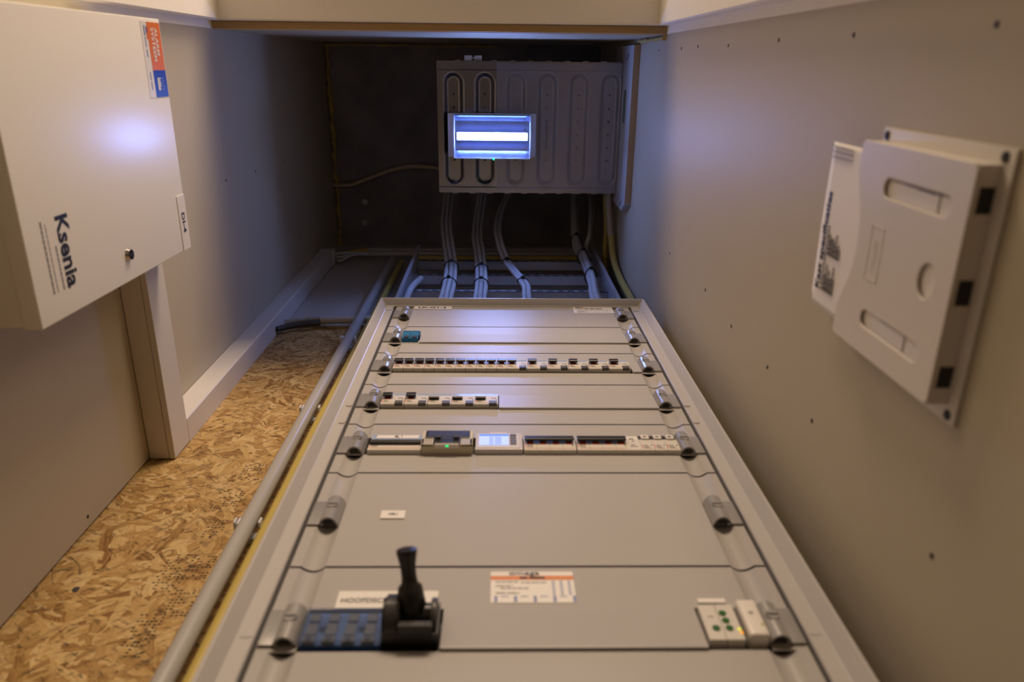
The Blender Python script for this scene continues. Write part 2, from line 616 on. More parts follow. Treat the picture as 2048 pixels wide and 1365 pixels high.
# battens framing the wall panel beside the chipboard
t2 = MB().prism([(-0.578, 0.633), (-0.580, 0.6305), (-0.624, 0.6305), (-0.624, YB - 0.0005), (-0.578, YB - 0.0005)], 'z', 1.2795, 2.60)
t2.box(-0.6235, -0.574, 0.628, YB - 0.0005, 2.60, 2.632)
struct('trim_2', t2, WHITEW)
t3 = MB().box(-0.624, -0.5895, -0.06, YB - 0.002, 1.2115, 1.2785, 0, 0.001)
t3.box(-0.5888, -0.578, -0.06, YB - 0.002, 1.2110, 1.2790, 0, 0.0015)
struct('trim_3', t3, WHITEW)

# expanding foam along the ceiling joints
random.seed(3)
pts = [(XL + 0.006 + random.uniform(0, .008), -0.05 + 0.74 * i / 40, ZC - 0.006) for i in range(41)]
fm = MB().tube(pts, [0.006 + random.uniform(-.004, .006) for _ in pts], 7)
tag(obj('foam_bead', fm, FOAM, None, 60), 'yellow foam bead along the ceiling joint above the grey side wall', 'foam', 'foam beads at the ceiling')
pts = [(XL + 0.62 * i / 20, -0.054 + random.uniform(0, .004), ZC - 0.005) for i in range(21)]
fm = MB().tube(pts, [0.004 + random.uniform(-.003, .004) for _ in pts], 7)
tag(obj('foam_bead', fm, FOAM, None, 60), 'thin foam bead along the ceiling joint above the door lintel', 'foam', 'foam beads at the ceiling')
pts = [(0.30 + 0.074 * i / 8, -0.052 + random.uniform(-.002, .004), 2.10 - 0.03 * i / 8) for i in range(9)]
fm = MB().tube([(0.371, -0.055 + random.uniform(0, .004), 1.80 + 0.33 * i / 12) for i in range(13)],
               [0.004 + random.uniform(-.0015, .003) for _ in range(13)], 7)
tag(obj('foam_bead', fm, FOAM, None, 60), 'short foam bead between lintel and white board on the side wall', 'foam', 'foam beads at the ceiling')
for x, y, w in ((-0.511, 0.514, 'nearer the yellow ceiling conduit'), (-0.5157, 0.596, 'nearer the horizontal conduits')):
    mb = MB().cyl((x, y, ZC), (0, 0, -1), 0.011, 0.003, 14).cyl((x, y, ZC - 0.003), (0, 0, -1), 0.006, 0.005, 10)
    tag(obj('ceiling_anchor', mb, GALV, None, 40), 'small steel anchor in the dark ceiling, ' + w, 'anchor', 'anchors in the ceiling')

# ---------------------------------------------------------------- conduits
def conduit(name, pts, r, material, label, cat='conduit', sm=0, group=None, seg=14):
    p = smooth_pts(pts, sm) if sm else pts
    o = obj(name, MB().tube(p, r, seg), material, None, 50)
    return tag(o, label, cat, group)


conduit('conduit', [(-0.3675, 0.652, FLOOR_Z + 0.001), (-0.3720, 0.652, 1.33), (-0.3640, 0.652, 2.565)], 0.0128, PIPEG,
        'long grey vertical conduit on the chipboard beside the cabinet')
conduit('conduit', [(-0.3415, 0.660, FLOOR_Z + 0.001), (-0.3435, 0.660, 1.33), (-0.333, 0.660, 2.575)], 0.0098, PIPEY,
        'yellow vertical conduit between the grey conduit and the cabinet')
for zc, w in ((1.764, 'uppermost below the flexible sleeve'), (1.36, 'middle one beside the breaker rows'), (0.965, 'lowest one beside the blank cover')):
    t = thing('conduit_clamp', (-0.369, YB, zc), 'white saddle clamp on the grey conduit, ' + w, 'clamp', 'conduit clamps')
    mb = MB()
    arc = [(-0.369 + 0.0165 * math.cos(a), 0.652 + 0.0165 * math.sin(a)) for a in [math.pi * 0.12 - k * (math.pi * 0.74) / 12 + math.pi * 0.55 + math.pi / 2 for k in range(13)]]
    inn = [(-0.369 + 0.0136 * math.cos(a), 0.652 + 0.0136 * math.sin(a)) for a in [math.pi * 0.12 - k * (math.pi * 0.74) / 12 + math.pi * 0.55 + math.pi / 2 for k in range(13)]]
    mb.prism(arc + inn[::-1], 'z', zc - 0.008, zc + 0.008)
    obj('saddle', mb, FITW, t, 40)
    mb = MB().box(-0.390, -0.318, 0.671, YB, zc - 0.008, zc + 0.008, 0, 0.001)
    mb.box(-0.3525, -0.349, 0.643, 0.672, zc - 0.007, zc + 0.007, 0, 0.001)
    mb.box(-0.389, -0.386, 0.643, 0.672, zc - 0.007, zc + 0.007, 0, 0.001)
    obj('base_plate', mb, FITW, t)
    mb = MB().cyl((-0.3465, 0.672, zc), (0, -1, 0), 0.0042, 0.012, 12)
    obj('screw_boss', mb, FITW, t, 40)

conduit('conduit', [(-0.473, 0.655, 2.728), (0.02, 0.655, 2.738), (0.30, 0.655, 2.743)], 0.0078, PIPEG, 'upper grey horizontal conduit below the dark ceiling')
conduit('conduit', [(-0.465, 0.655, 2.668), (0.02, 0.655, 2.678), (0.30, 0.655, 2.683)], 0.0092, PIPEG, 'lower grey horizontal conduit below the dark ceiling')
conduit('conduit', [(-0.30, 0.655, 2.613), (0.02, 0.655, 2.618), (0.30, 0.655, 2.622)], 0.0078, PIPEY, 'yellow horizontal conduit behind the cable ladder')
conduit('wire', [(-0.580, 0.655, 2.634), (-0.560, 0.652, 2.66), (-0.52, 0.652, 2.70), (-0.470, 0.654, 2.728)], 0.0042, WIREY,
        'yellow wire arching from the white batten to the upper conduit', 'wire', 5)
for k, (a, b, w) in enumerate((((-0.578, 0.648, 2.634), 0.0056, 'uppermost'), ((-0.574, 0.658, 2.634), 0.0, 'middle'), ((-0.570, 0.668, 2.634), -0.0056, 'lowest'))):
    dz = [0.030, 0.012, -0.004][k]
    conduit('cable', [a, (-0.555, a[1], 2.617 + dz), (-0.51, 0.650, 2.634 + dz * 0.9), (-0.462, 0.654 + 0.002 * k, 2.668 + b * 0.9)], 0.0044, CABLE,
            'grey cable bending from the batten top into the conduit, %s of three' % w, 'cable', 5, 'cables at the batten top')
conduit('conduit', [(XL, 0.447, 2.915), (-0.600, 0.447, 2.905), (-0.549, 0.443, 2.90), (-0.466, 0.412, 2.90), (-0.380, 0.383, 2.90), (-0.3065, 0.3735, 2.90),
                    (-0.214, 0.382, 2.90), (-0.10, 0.405, 2.905), (0.02, 0.42, 2.915)], 0.0076, PIPEB, 'wavy yellow conduit lying across the dark ceiling', sm=6)
# conduit at the top edge of the chipboard with flexible and dark sleeves
t = thing('sleeved_conduit', (-0.35, 0.66, 1.951), 'short grey conduit with flexible sleeve along the chipboard top edge', 'conduit')
obj('pipe', MB().tube([(-0.475, 0.660, 1.935), (-0.33, 0.660, 1.946)], 0.0105, 14), PIPEG, t, 50)
fl = [(-0.566 + 0.095 * i / 60, 0.660, 1.918 + 0.034 * math.sin(math.pi / 2 * i / 60)) for i in range(61)]
obj('flexible_sleeve', MB().tube(fl, [0.0062 if i % 2 else 0.0076 for i in range(61)], 12), FLEX, t, 30)
obj('dark_sleeve', MB().tube(smooth_pts([(-0.577, 0.664, 1.873), (-0.55, 0.664, 1.897), (-0.51, 0.664, 1.917), (-0.474, 0.664, 1.924)], 5), 0.0075, 12), SLEEVE, t, 50)

# conduits in the corner behind the ceiling tray
conduit('conduit', [(0.343, 0.28, 2.331), (0.344, 0.382, 2.331), (0.350, 0.445, 2.336), (0.356, 0.506, 2.323)], 0.0105, PIPEW, 'beige conduit dropping from the metal tray beside the wall', sm=5)
conduit('conduit', [(0.356, 0.506, 2.323), (0.358, 0.566, 2.25), (0.360, 0.590, 2.12), (0.360, 0.592, 1.95), (0.360, 0.60, 1.69), (0.358, 0.64, 1.2)], 0.0095, PIPEY, 'thick yellow conduit bending down behind the cabinet corner', sm=5)
conduit('conduit', [(0.343, 0.30, 2.398), (0.344, 0.40, 2.398), (0.352, 0.491, 2.409), (0.353, 0.58, 2.409), (0.356, 0.640, 2.38), (0.358, 0.660, 2.30), (0.358, 0.664, 1.9), (0.358, 0.664, 1.2)], 0.0072, PIPEY, 'thin yellow conduit between the ladder and the corner', sm=5)

# ---------------------------------------------------------------- cable ladder
ld = thing('cable_ladder', (0.03, YB, 1.672), 'galvanised cable ladder rising behind the cabinet top', 'cable ladder')
for sd, xr in ((1, -0.2625), (-1, 0.3215)):
    mb = MB()
    mb.prism([(xr, 0.572), (xr + sd * 0.010, 0.572), (xr + sd * 0.010, 0.5735), (xr + sd * 0.0015, 0.5735), (xr + sd * 0.0015, 0.6695),
              (xr + sd * 0.010, 0.6695), (xr + sd * 0.010, 0.671), (xr, 0.671)], 'z', 1.672, 2.458)
    obj('side_rail', mb, GALV, ld)
for zr in (2.428, 2.250, 2.078, 1.90):
    mb = MB().box(-0.2608, 0.3198, 0.619, 0.650, zr, zr + 0.0015)
    mb.box(-0.2608, 0.3198, 0.619, 0.6205, zr, zr + 0.017)
    mb.box(-0.2608, 0.3198, 0.6485, 0.650, zr, zr + 0.017)
    for i in range(19):
        xx = -0.245 + i * 0.0300
        mb.box(xx, xx + 0.017, 0.6186, 0.6192, zr + 0.005, zr + 0.011, 1)
    obj('rung', mb, [GALV, DARK], ld)

# ---------------------------------------------------------------- cable looms
def loom(loc, label, path, n, r, ties, spread):
    path = [(x, y - 0.009 if z < 2.45 else y, z) for x, y, z in path]
    t = thing('cable_loom', loc, label, 'cables', 'cable looms on the ladder')
    base = smooth_pts(path, 6)
    cnt = len(base)
    offs = {1: [(0, 0)], 2: [(-1, 0), (1, 0)], 3: [(-1, 0), (1, 0), (0, -1.5)], 4: [(-2.1, 0.2), (0, -.5), (2.1, 0.2), (0.2, 1.5)],
            5: [(-2.1, 0.1), (0, -.6), (2.1, 0.1), (-1.1, 1.6), (1.2, 1.6)]}[n]
    for k, (ox, oy) in enumerate(offs):
        pts = []
        for i, p in enumerate(base):
            f = spread * (1.0 + 0.08 * math.sin(i * 0.45 + k * 1.7))
            pts.append(p + Vector((ox * r * f, oy * r * 1.0, 0.12 * r * k)))
        obj('cable', MB().tube(pts, r, 9), CABLE, t, 60)
    for q in ties:
        i = int(q * (cnt - 1))
        p = base[i]
        w = (max(abs(o[0]) for o in offs) * spread + 1.25) * r
        dp = (max(abs(o[1]) for o in offs) + 1.35) * r
        ring = [p + Vector((w * math.cos(a), dp * math.sin(a) * 1.05, 0.0015 * math.sin(3 * a))) for a in [2 * math.pi * k / 20 for k in range(21)]]
        mb = MB().tube(ring, 0.0019, 6)
        mb.box(p.x - 0.005, p.x + 0.005, p.y - dp - 0.006, p.y - dp + 0.002, p.z - 0.004, p.z + 0.004, 0, 0.001)
        obj('cable_tie', mb, TIE, t, 60)
    return t


loom((-0.14, 0.60, 1.72), 'thick loom of grey cables with two black ties, beside the bare ladder end',
     [(-0.170, 0.43, 2.92), (-0.174, 0.445, 2.8), (-0.176, 0.482, 2.7), (-0.172, 0.523, 2.55), (-0.156, 0.570, 2.38), (-0.139, 0.599, 2.24), (-0.137, 0.606, 2.08), (-0.136, 0.602, 1.95), (-0.136, 0.602, 1.70)],
     5, 0.0064, (0.10, 0.64, 0.75), 1.0)
loom((-0.045, 0.60, 1.72), 'narrower tied loom of grey cables next to the thick loom',
     [(-0.050, 0.43, 2.92), (-0.052, 0.444, 2.8), (-0.064, 0.508, 2.65), (-0.066, 0.546, 2.5), (-0.057, 0.581, 2.36), (-0.047, 0.601, 2.22), (-0.045, 0.606, 2.08), (-0.045, 0.602, 1.95), (-0.045, 0.602, 1.70)],
     4, 0.0060, (0.10, 0.64, 0.75), 1.0)
loom((0.08, 0.60, 1.72), 'pair of grey cables curving sideways over the middle of the ladder',
     [(0.057, 0.43, 2.92), (0.047, 0.452, 2.8), (0.021, 0.481, 2.7), (0.003, 0.522, 2.55), (0.008, 0.557, 2.4), (0.028, 0.589, 2.3), (0.052, 0.599, 2.2), (0.074, 0.602, 2.1), (0.083, 0.602, 2.03), (0.080, 0.602, 1.95), (0.08, 0.602, 1.70)],
     2, 0.0066, (0.52, 0.70), 1.0)
loom((0.27, 0.60, 1.72), 'loom of dark grey cables hugging the ladder rail beside the corner conduits',
     [(0.292, 0.42, 2.92), (0.287, 0.441, 2.8), (0.271, 0.513, 2.6), (0.264, 0.567, 2.45), (0.272, 0.587, 2.33), (0.278, 0.602, 2.2), (0.275, 0.602, 2.07), (0.265, 0.602, 1.95), (0.262, 0.602, 1.70)],
     3, 0.0085, (0.36, 0.52, 0.68), 0.8)
conduit('cable', [(0.345, 0.42, 2.92), (0.337, 0.433, 2.75), (0.327, 0.478, 2.62), (0.311, 0.535, 2.49), (0.297, 0.575, 2.46), (0.294, 0.585, 2.38)], 0.0078, CABLE,
        'grey cable hanging in the corner beside the dark loom', 'cable', 5)
conduit('cable', [(0.352, 0.47, 2.92), (0.350, 0.47, 2.75), (0.345, 0.50, 2.66), (0.330, 0.545, 2.60), (0.322, 0.585, 2.52), (0.318, 0.605, 2.455)], 0.0078, CABLE,
        'grey cable hanging deepest in the corner beside the yellow conduits', 'cable', 5)
conduit('cable', [(-0.228, 0.612, 2.190), (-0.234, 0.610, 2.15), (-0.242, 0.608, 2.09), (-0.246, 0.608, 2.02), (-0.246, 0.608, 1.70)], 0.009, CABLE,
        'short grey cable end inside the ladder beside its rail', 'cable', 5)

# ---------------------------------------------------------------- ceiling tray with ribs
TX0, TX1, TY0, TY1, TZ = -0.172, 0.3565, 0.0, 0.367, 2.28
tray = thing('metal_tray', (0.09, 0.18, TZ + 0.03), 'ribbed galvanised metal tray hanging above the lamp', 'metal tray')
RIBX = [-0.127 + 0.0905 * i for i in range(6)]


def tray_h(x, y):
    h = 0.0
    yc0, yc1 = 0.058, 0.318
    for rx in RIBX:
        dy = max(yc0 - y, 0.0, y - yc1)
        d = math.hypot(x - rx, dy)
        t = (0.0295 - d) / 0.0135
        t = min(1.0, max(0.0, t))
        h = max(h, 0.014 * t * t * (3 - 2 * t))
    return h


def tray_fn(u, v):
    x = TX0 + (TX1 - TX0) * u
    y = TY0 + (TY1 - TY0) * v
    e = 0.0
    if y < TY0 + 0.022:
        e = -0.004
    if y > TY1 - 0.014:
        e = -0.006
    return (x, y, TZ + tray_h(x, y) + e)


obj('ribbed_plate', MB().grid(tray_fn, 190, 140), TRAYM, tray, 50)
mb = MB().box(TX0, TX1, TY0 - 0.0015, TY0, TZ - 0.004, TZ + 0.028).box(TX0, TX1, TY1, TY1 + 0.0015, TZ - 0.006, TZ + 0.028)
mb.box(TX0 - 0.0015, TX0, TY0, TY1, TZ - 0.001, TZ + 0.028)
for i in range(9):
    xx = TX0 + 0.05 + i * 0.052
    mb.box(xx, xx + 0.016, TY0 - 0.004, TY0 - 0.001, TZ - 0.002, TZ + 0.006)
    mb.box(xx - 0.012, xx + 0.004, TY1 + 0.0012, TY1 + 0.004, TZ - 0.006, TZ + 0.002)
obj('rim', mb, TRAYM, tray)
for i, rx in enumerate(RIBX):
    for y in (0.0885, 0.126, 0.163, 0.200, 0.2368, 0.2744):
        if i == 3 and 0.14 < y < 0.24:
            continue
        obj('hole', MB().cyl((rx, y, TZ + 0.0138), (0, 0, -1), 0.0037, 0.0008, 12), DARK, tray)
mb = MB().box(RIBX[3] - 0.002, RIBX[3] + 0.002, 0.163, 0.237, TZ + 0.0125, TZ + 0.0139)
for y in (0.163, 0.182, 0.237):
    mb.cyl((RIBX[3], y, TZ + 0.0138), (0, 0, -1), 0.0042, 0.0016, 12)
obj('slot', mb, DARK, tray)
mb = MB().box(-0.003, TX1 - 0.001, 0.003, TY1 - 0.006, TZ - 0.0072, TZ - 0.0066)
tag(obj('protective_film', mb, FILM, tray), 'hazy translucent film over most of the tray')
mb = MB().box(-0.0945, -0.073, -0.016, -0.002, TZ + 0.008, TZ + 0.020, 0, 0.001).box(-0.066, -0.045, -0.016, -0.002, TZ + 0.008, TZ + 0.020, 0, 0.001)
mb.cyl((-0.074, -0.009, TZ + 0.013), (1, 0, 0), 0.003, 0.010, 10)
obj('mounting_clip', mb, GALV, tray, 40)
# the board that carries the tray on the side wall
brd = thing('wall_board', (0.366, 0.18, 2.12), 'white board with raw lower edge screwed to the side wall beside the tray', 'board')
mb = MB().prism([(-0.045, 2.1155), (0.372, 2.1155), (0.400, 2.17), (0.400, 2.42), (-0.045, 2.42)], 'x', 0.3578, XR)
obj('panel', mb, BRDW, brd)
mb = MB().box(0.3578, XR, -0.045, 0.371, 2.1135, 2.1155)
tag(obj('edge', mb, BRDE, brd), 'raw brown chipboard edge')
mb = MB().cyl((0.3578, 0.385, 2.19), (-1, 0, 0), 0.004, 0.001, 10).cyl((0.3578, 0.376, 2.175), (-1, 0, 0), 0.004, 0.001, 10)
mb.cyl((0.3578, -0.02, 2.20), (-1, 0, 0), 0.004, 0.001, 10).cyl((0.3578, -0.012, 2.215), (-1, 0, 0), 0.004, 0.001, 10)
obj('screw_head', mb, DARK, brd)
mb = MB().box(0.3570, 0.3578, 0.07, 0.16, 2.20, 2.235)
obj('strip', mb, mat('green_strip', (0.13, 0.19, 0.13), 0.5), brd)

# ---------------------------------------------------------------- emergency lamp
lamp = thing('emergency_lamp', (-0.015, 0.20, TZ), 'lit emergency light with blue-white light strip under the metal tray', 'lamp')
LX0, LX1, LY0, LY1 = -0.143, 0.111, 0.140, 0.261
obj('base_plate', MB().box(LX0, LX1, LY0, LY1, 2.250, 2.2705, 0, 0.002), FITW, lamp)
CX0, CX1 = -0.125, 0.0955
mb = MB()
# folded reflector wings on both sides of the light strip
mb.prism([(0.187, 2.2290), (0.172, 2.2350), (0.158, 2.2345), (0.149, 2.2280), (0.1435, 2.2165), (0.1425, 2.2165), (0.1425, 2.2498), (0.187, 2.2498)], 'x', CX0 + 0.003, CX1 - 0.003)
mb.prism([(0.213, 2.2290), (0.228, 2.2350), (0.242, 2.2345), (0.251, 2.2280), (0.2575, 2.2165), (0.2585, 2.2165), (0.2585, 2.2498), (0.213, 2.2498)], 'x', CX0 + 0.003, CX1 - 0.003)
obj('reflector', mb, REFL, lamp, 30)
mb = MB().box(-0.117, 0.0875, 0.1870, 0.2130, 2.2175, 2.2498, 0, 0.0015)
obj('light_strip_housing', mb, REFL, lamp)
mb = MB().box(-0.114, 0.0845, 0.1905, 0.2095, 2.2070, 2.2174, 0, 0.0020)
for i in range(9):
    xx = -0.114 + 0.1985 * i / 8
    for yy in (0.196, 0.204):
        mb.box(xx - 0.0022, xx + 0.0022, yy - 0.0012, yy + 0.0012, 2.2066, 2.2072, 1)
obj('light_strip', mb, [LEDM, LEDS], lamp)
for xx, yy in ((-0.108, 0.2185), (0.078, 0.1815)):
    obj('screw', MB().cyl((xx, yy, 2.236), (0, 0, -1), 0.0032, 0.006, 12), DARK, lamp)
mb = MB().box(CX0, CX1, 0.1415, 0.2595, 2.2040, 2.2055)
obj('cover', mb, LENS, lamp)
for xx in (CX0, CX1 - 0.003):
    obj('end_cap', MB().box(xx, xx + 0.003, 0.1415, 0.2595, 2.2055, 2.2498), LENSE, lamp)
mb = MB().box(CX0, CX1, 0.1405, 0.1420, 2.2055, 2.2498).box(CX0, CX1, 0.2590, 0.2605, 2.2055, 2.2498)
obj('cover_side', mb, LENSD, lamp)
mb = MB().cyl((-0.0109, 0.2620, 2.2075), (0, 0, -1), 0.0022, 0.004, 12)
GLED2 = mat('bright_green_led', (0.02, 0.6, 0.15), 0.3, emit=(0.0, 0.9, 0.25), estr=14.0)
tag(obj('charge_indicator', mb, GLED2, lamp), 'tiny green charge light')

# ---------------------------------------------------------------- distribution cabinet
YC = 0.5236
GX0, GX1, GZ0, GZ1 = -0.2322, 0.3052, 0.02, 1.638
cab = thing('distribution_cabinet', (0.0365, 0.60, GZ0 - 0.03), 'tall beige distribution cabinet frame on the chipboard wall', 'cabinet')
mb = MB().box(GX0 - 0.026, GX1 + 0.026, 0.545, YB - 0.0005, GZ0 - 0.03, GZ1 + 0.011)
obj('body', mb, FRAMEM, cab)
mb = MB().box(GX0 - 0.003, GX1 + 0.003, 0.536, 0.5449, GZ0, GZ1 + 0.003)
tag(obj('inner_tray', mb, BODYM, cab), 'dark inside showing in the gaps')


def cab_corners(o):
    a, t_ = o
    return [(GX0 - a, GZ0 - a), (GX1 + a, GZ0 - a), (GX1 + a, GZ1 + t_), (GX0 - a, GZ1 + t_)]


mb = MB().sweep(cab_corners, [((0, 0), 0.544), ((0, 0), 0.5240), ((0.0015, 0.001), 0.5225), ((0.0165, 0.002), 0.5225), ((0.0180, 0.0028), 0.5217),
                              ((0.0270, 0.0068), 0.5080), ((0.0280, 0.0075), 0.5068), ((0.0308, 0.0105), 0.5066), ((0.0320, 0.0120), 0.5078), ((0.0320, 0.0120), 0.544)])
obj('frame', mb, FRAMEM, cab, 20)
for x, z in ((-0.2375, 1.1067), (-0.2375, 1.0457), (0.3105, 1.1085), (0.3105, 1.0477)):
    obj('plug', MB().cyl((x, 0.5226, z), (0, -1, 0), 0.0050, 0.0018, 18, 0, 0.0042), FRAMEM, cab, 40)
for sd, xi in ((-1, GX0), (1, GX1)):
    for zz in (1.604, 0.585):
        obj('joint_line', MB().box(min(xi + sd * 0.0015, xi + sd * 0.0140), max(xi + sd * 0.0015, xi + sd * 0.0140), 0.5222, 0.5230, zz, zz + 0.0008), GINK, cab)
    a, b = sorted((xi + sd * 0.001, xi + sd * 0.0145))
    obj('corner_clip', MB().box(a, b, 0.5212, 0.5230, 1.604, 1.632, 0, 0.0006), FRAMEM, cab)

# trough of the latches in each cover plate
def trough(xc):
    out = []
    for k in range(9):
        a = -1 + k / 4
        out.append((xc + 0.0136 * a, YC + 0.0062 * (1 - a * a)))
    return out


XT1, XT2 = -0.2008, 0.2742
PX0, PX1 = -0.2264, 0.2994


def plate_poly(x0, x1):
    front = [(x0, YC)]
    for xc in (XT1, XT2):
        if x0 < xc - 0.015 and x1 > xc + 0.015:
            front += trough(xc)
    front.append((x1, YC))
    back = [(x, y + 0.0016) for x, y in front[::-1]]
    return front + back


def make_latch(parent, side, zc):
    """Quarter-turn latch: flat tab beside a round hump with a screw slot and an open lower end."""
    h = 0.0245
    xc = XT1 if side < 0 else XT2
    x_out = PX0 + 0.0005 if side < 0 else PX1 - 0.0005
    mb = MB()
    a, b = sorted((x_out, xc + side * 0.006))
    mb.box(a, b, YC - 0.0032, YC - 0.0002, zc - h, zc + h, 0, 0.0006)
    outer, inner = [], []
    R = 0.0125
    for k in range(15):
        an = math.pi * k / 14
        outer.append((xc + R * math.cos(an), YC + 0.004 - 0.0165 * math.sin(an)))
        inner.append((xc + (R - 0.0020) * math.cos(an), YC + 0.004 - 0.0145 * math.sin(an)))
    mb.prism(outer, 'z', zc - h + 0.012, zc + h)
    ring = outer + inner[::-1]
    mb.prism(ring, 'z', zc - h, zc - h + 0.012)
    lt = obj('latch', mb, LATCH, parent, 35)
    xs = xc
    slot = MB().cyl((xs, YC - 0.0110, zc + 0.004), (0, -1, 0), 0.0066, 0.0020, 18)
    obj('screw_head', slot, LATCH, lt, 35)
    sl = MB().box(xs - 0.006, xs + 0.006, YC - 0.0133, YC - 0.0125, zc + 0.0030, zc + 0.0052)
    obj('screw_slot', sl, DARK, lt)
    ho = MB().prism(inner, 'z', zc - h + 0.0030, zc - h + 0.0050)
    obj('socket', ho, DGREY, lt)
    obj('socket_hole', MB().box(xc - 0.0045, xc + 0.0045, YC - 0.0070, YC - 0.0015, zc - h + 0.0026, zc - h + 0.0034), DARK, lt)
    return lt


def blank_strip(parent, x0, x1, c, z_lo=-0.0305, z_hi=0.0235):
    mb = MB().prism([(YC + 0.0014, c + z_hi), (YC - 0.0006, c + z_hi), (YC - 0.0036, c + z_lo + 0.002), (YC - 0.0034, c + z_lo), (YC + 0.0014, c + z_lo)], 'x', x0, x1)
    return obj('blanking_strip', mb, STEELW, parent)


def cover(z0, z1, c, label, window=None):
    t = thing('cover_plate', (0.0365, YC, z0), label, 'cover plate', 'cabinet cover plates')
    mb = MB()
    g = 0.0018
    if window:
        wx0, wx1, lo, hi = window
        mb.prism(plate_poly(PX0, PX1), 'z', z0 + g, c + lo)
        mb.prism(plate_poly(PX0, PX1), 'z', c + hi, z1 - g)
        mb.prism(plate_poly(PX0, wx0), 'z', c + lo, c + hi)
        mb.prism(plate_poly(wx1, PX1), 'z', c + lo, c + hi)
    else:
        mb.prism(plate_poly(PX0, PX1), 'z', z0 + g, z1 - g)
    bmesh.ops.remove_doubles(mb.bm, verts=mb.bm.verts[:], dist=0.00002)
    obj('plate', mb, STEELW, t, 25)
    make_latch(t, -1, c)
    make_latch(t, 1, c)
    return t


SE = [1.6365, 1.4971, 1.3449, 1.1949, 1.0430, 0.8970, 0.6943, 0.4905, 0.29, 0.022]
C1, C2, C3, C4, C5, C6, C7, C8 = 1.575, 1.4265, 1.277, 1.126, 0.973, 0.797, 0.5975, 0.39
cv1 = cover(SE[1], SE[0], C1, 'topmost beige cover plate with two stickers under the cabinet rim')
cv2 = cover(SE[2], SE[1], C2, 'beige cover plate around the small blue connector', (-0.1885, 0.2625, -0.0305, 0.0245))
cv3 = cover(SE[3], SE[2], C3, 'beige cover plate around the fullest breaker row', (-0.1885, 0.2625, -0.0305, 0.0245))
cv4 = cover(SE[4], SE[3], C4, 'beige cover plate around the half empty breaker row', (-0.1885, 0.2625, -0.0305, 0.0245))
cv5 = cover(SE[5], SE[4], C5, 'beige cover plate around the row with the lit meter', (-0.1885, 0.2650, -0.0250, 0.0255))
cv6 = cover(SE[6], SE[5], C6, 'plain beige cover plate with one small white label')
cv7 = cover(SE[7], SE[6], C7, 'beige cover plate around the black main switch', (-0.1885, 0.2650, -0.0305, 0.0285))
cv8 = cover(SE[8], SE[7], C8, 'beige cover plate below the main switch row')
blank_strip(cv2, -0.1530, 0.2620, C2)
mb = MB().box(-0.1885, -0.1532, YC - 0.0005, YC + 0.0012, C2 - 0.0303, C2 + 0.0243)
obj('window_backing', mb, STEELW, cv2)
blank_strip(cv3, 0.2450, 0.2620, C3)
blank_strip(cv4, 0.0045, 0.2620, C4)
blank_strip(cv7, -0.0525, 0.2030, C7, -0.0300, 0.0280)

# stickers of the cover plates: stickers are parts, print their sub-parts
def sticker(parent, x0, x1, z0, z1, material=STICK, name='sticker', y=YC, th=0.0005):
    return obj(name, MB().box(x0, x1, y - th, y - 0.0001, z0, z1), material, parent)


def line_print(parent, rows, y, material=GINK, name='print'):
    mb = MB()
    for x0, x1, z, h in rows:
        mb.box(x0, x1, y - 0.0002, y + 0.0001, z - h / 2, z + h / 2)
    return obj(name, mb, material, parent)


def words_print(parent, rows, y, material=GINK, seed=1, name='print'):
    rnd = random.Random(seed)
    mb = MB()
    for x0, x1, z, h in rows:
        x = x0
        while x < x1:
            w = rnd.uniform(2.0, 6.0) * h
            mb.box(x, min(x + w, x1), y - 0.0002, y + 0.0001, z - h / 2, z + h / 2)
            x += w + 0.6 * h
    return obj(name, mb, material, parent)


s = sticker(cv1, -0.186, -0.1015, 1.6130, 1.6345, STICK, 'name_plate', YC, 0.0014)
tag(s, 'white engraved plate with black letters')
text('lettering', 'LK-G1-3', (-0.176, YC - 0.0015, 1.6185), X, Z, 0.0105, 0.062, INK, s, 0.02)
s = sticker(cv1, 0.1725, 0.262, 1.5925, 1.6350)
tag(s, 'white installer sticker with navy and orange bar')
line_print(s, [(0.1790, 0.1905, 1.6325, 0.0035)], YC - 0.0005, STNAVY)
line_print(s, [(0.1905, 0.1965, 1.6325, 0.0035)], YC - 0.0005, STORANGE)
text('lettering', 'Royal', (0.1790, YC - 0.0006, 1.6195), X, Z, 0.0085, 0.0155, GINK, s)
text('lettering', 'van der leun', (0.1965, YC - 0.0006, 1.6195), X, Z, 0.0085, 0.042, INK, s, 0.02)
words_print(s, [(0.181, 0.252, 1.6115, 0.0016), (0.181, 0.205, 1.6055, 0.0018), (0.181, 0.196, 1.6015, 0.0018), (0.181, 0.207, 1.5975, 0.0018)], YC - 0.0005)
line_print(s, [(0.210, 0.252, 1.5995, 0.0008)], YC - 0.0005)

s = sticker(cv6, -0.1410, -0.1115, 0.7868, 0.8035, STICK, 'name_plate', YC, 0.0016)
tag(s, 'small white engraved plate')
text('lettering', 'HK1', (-0.1315, YC - 0.0017, 0.7930), X, Z, 0.0050, 0.0105, INK, s, 0.02)

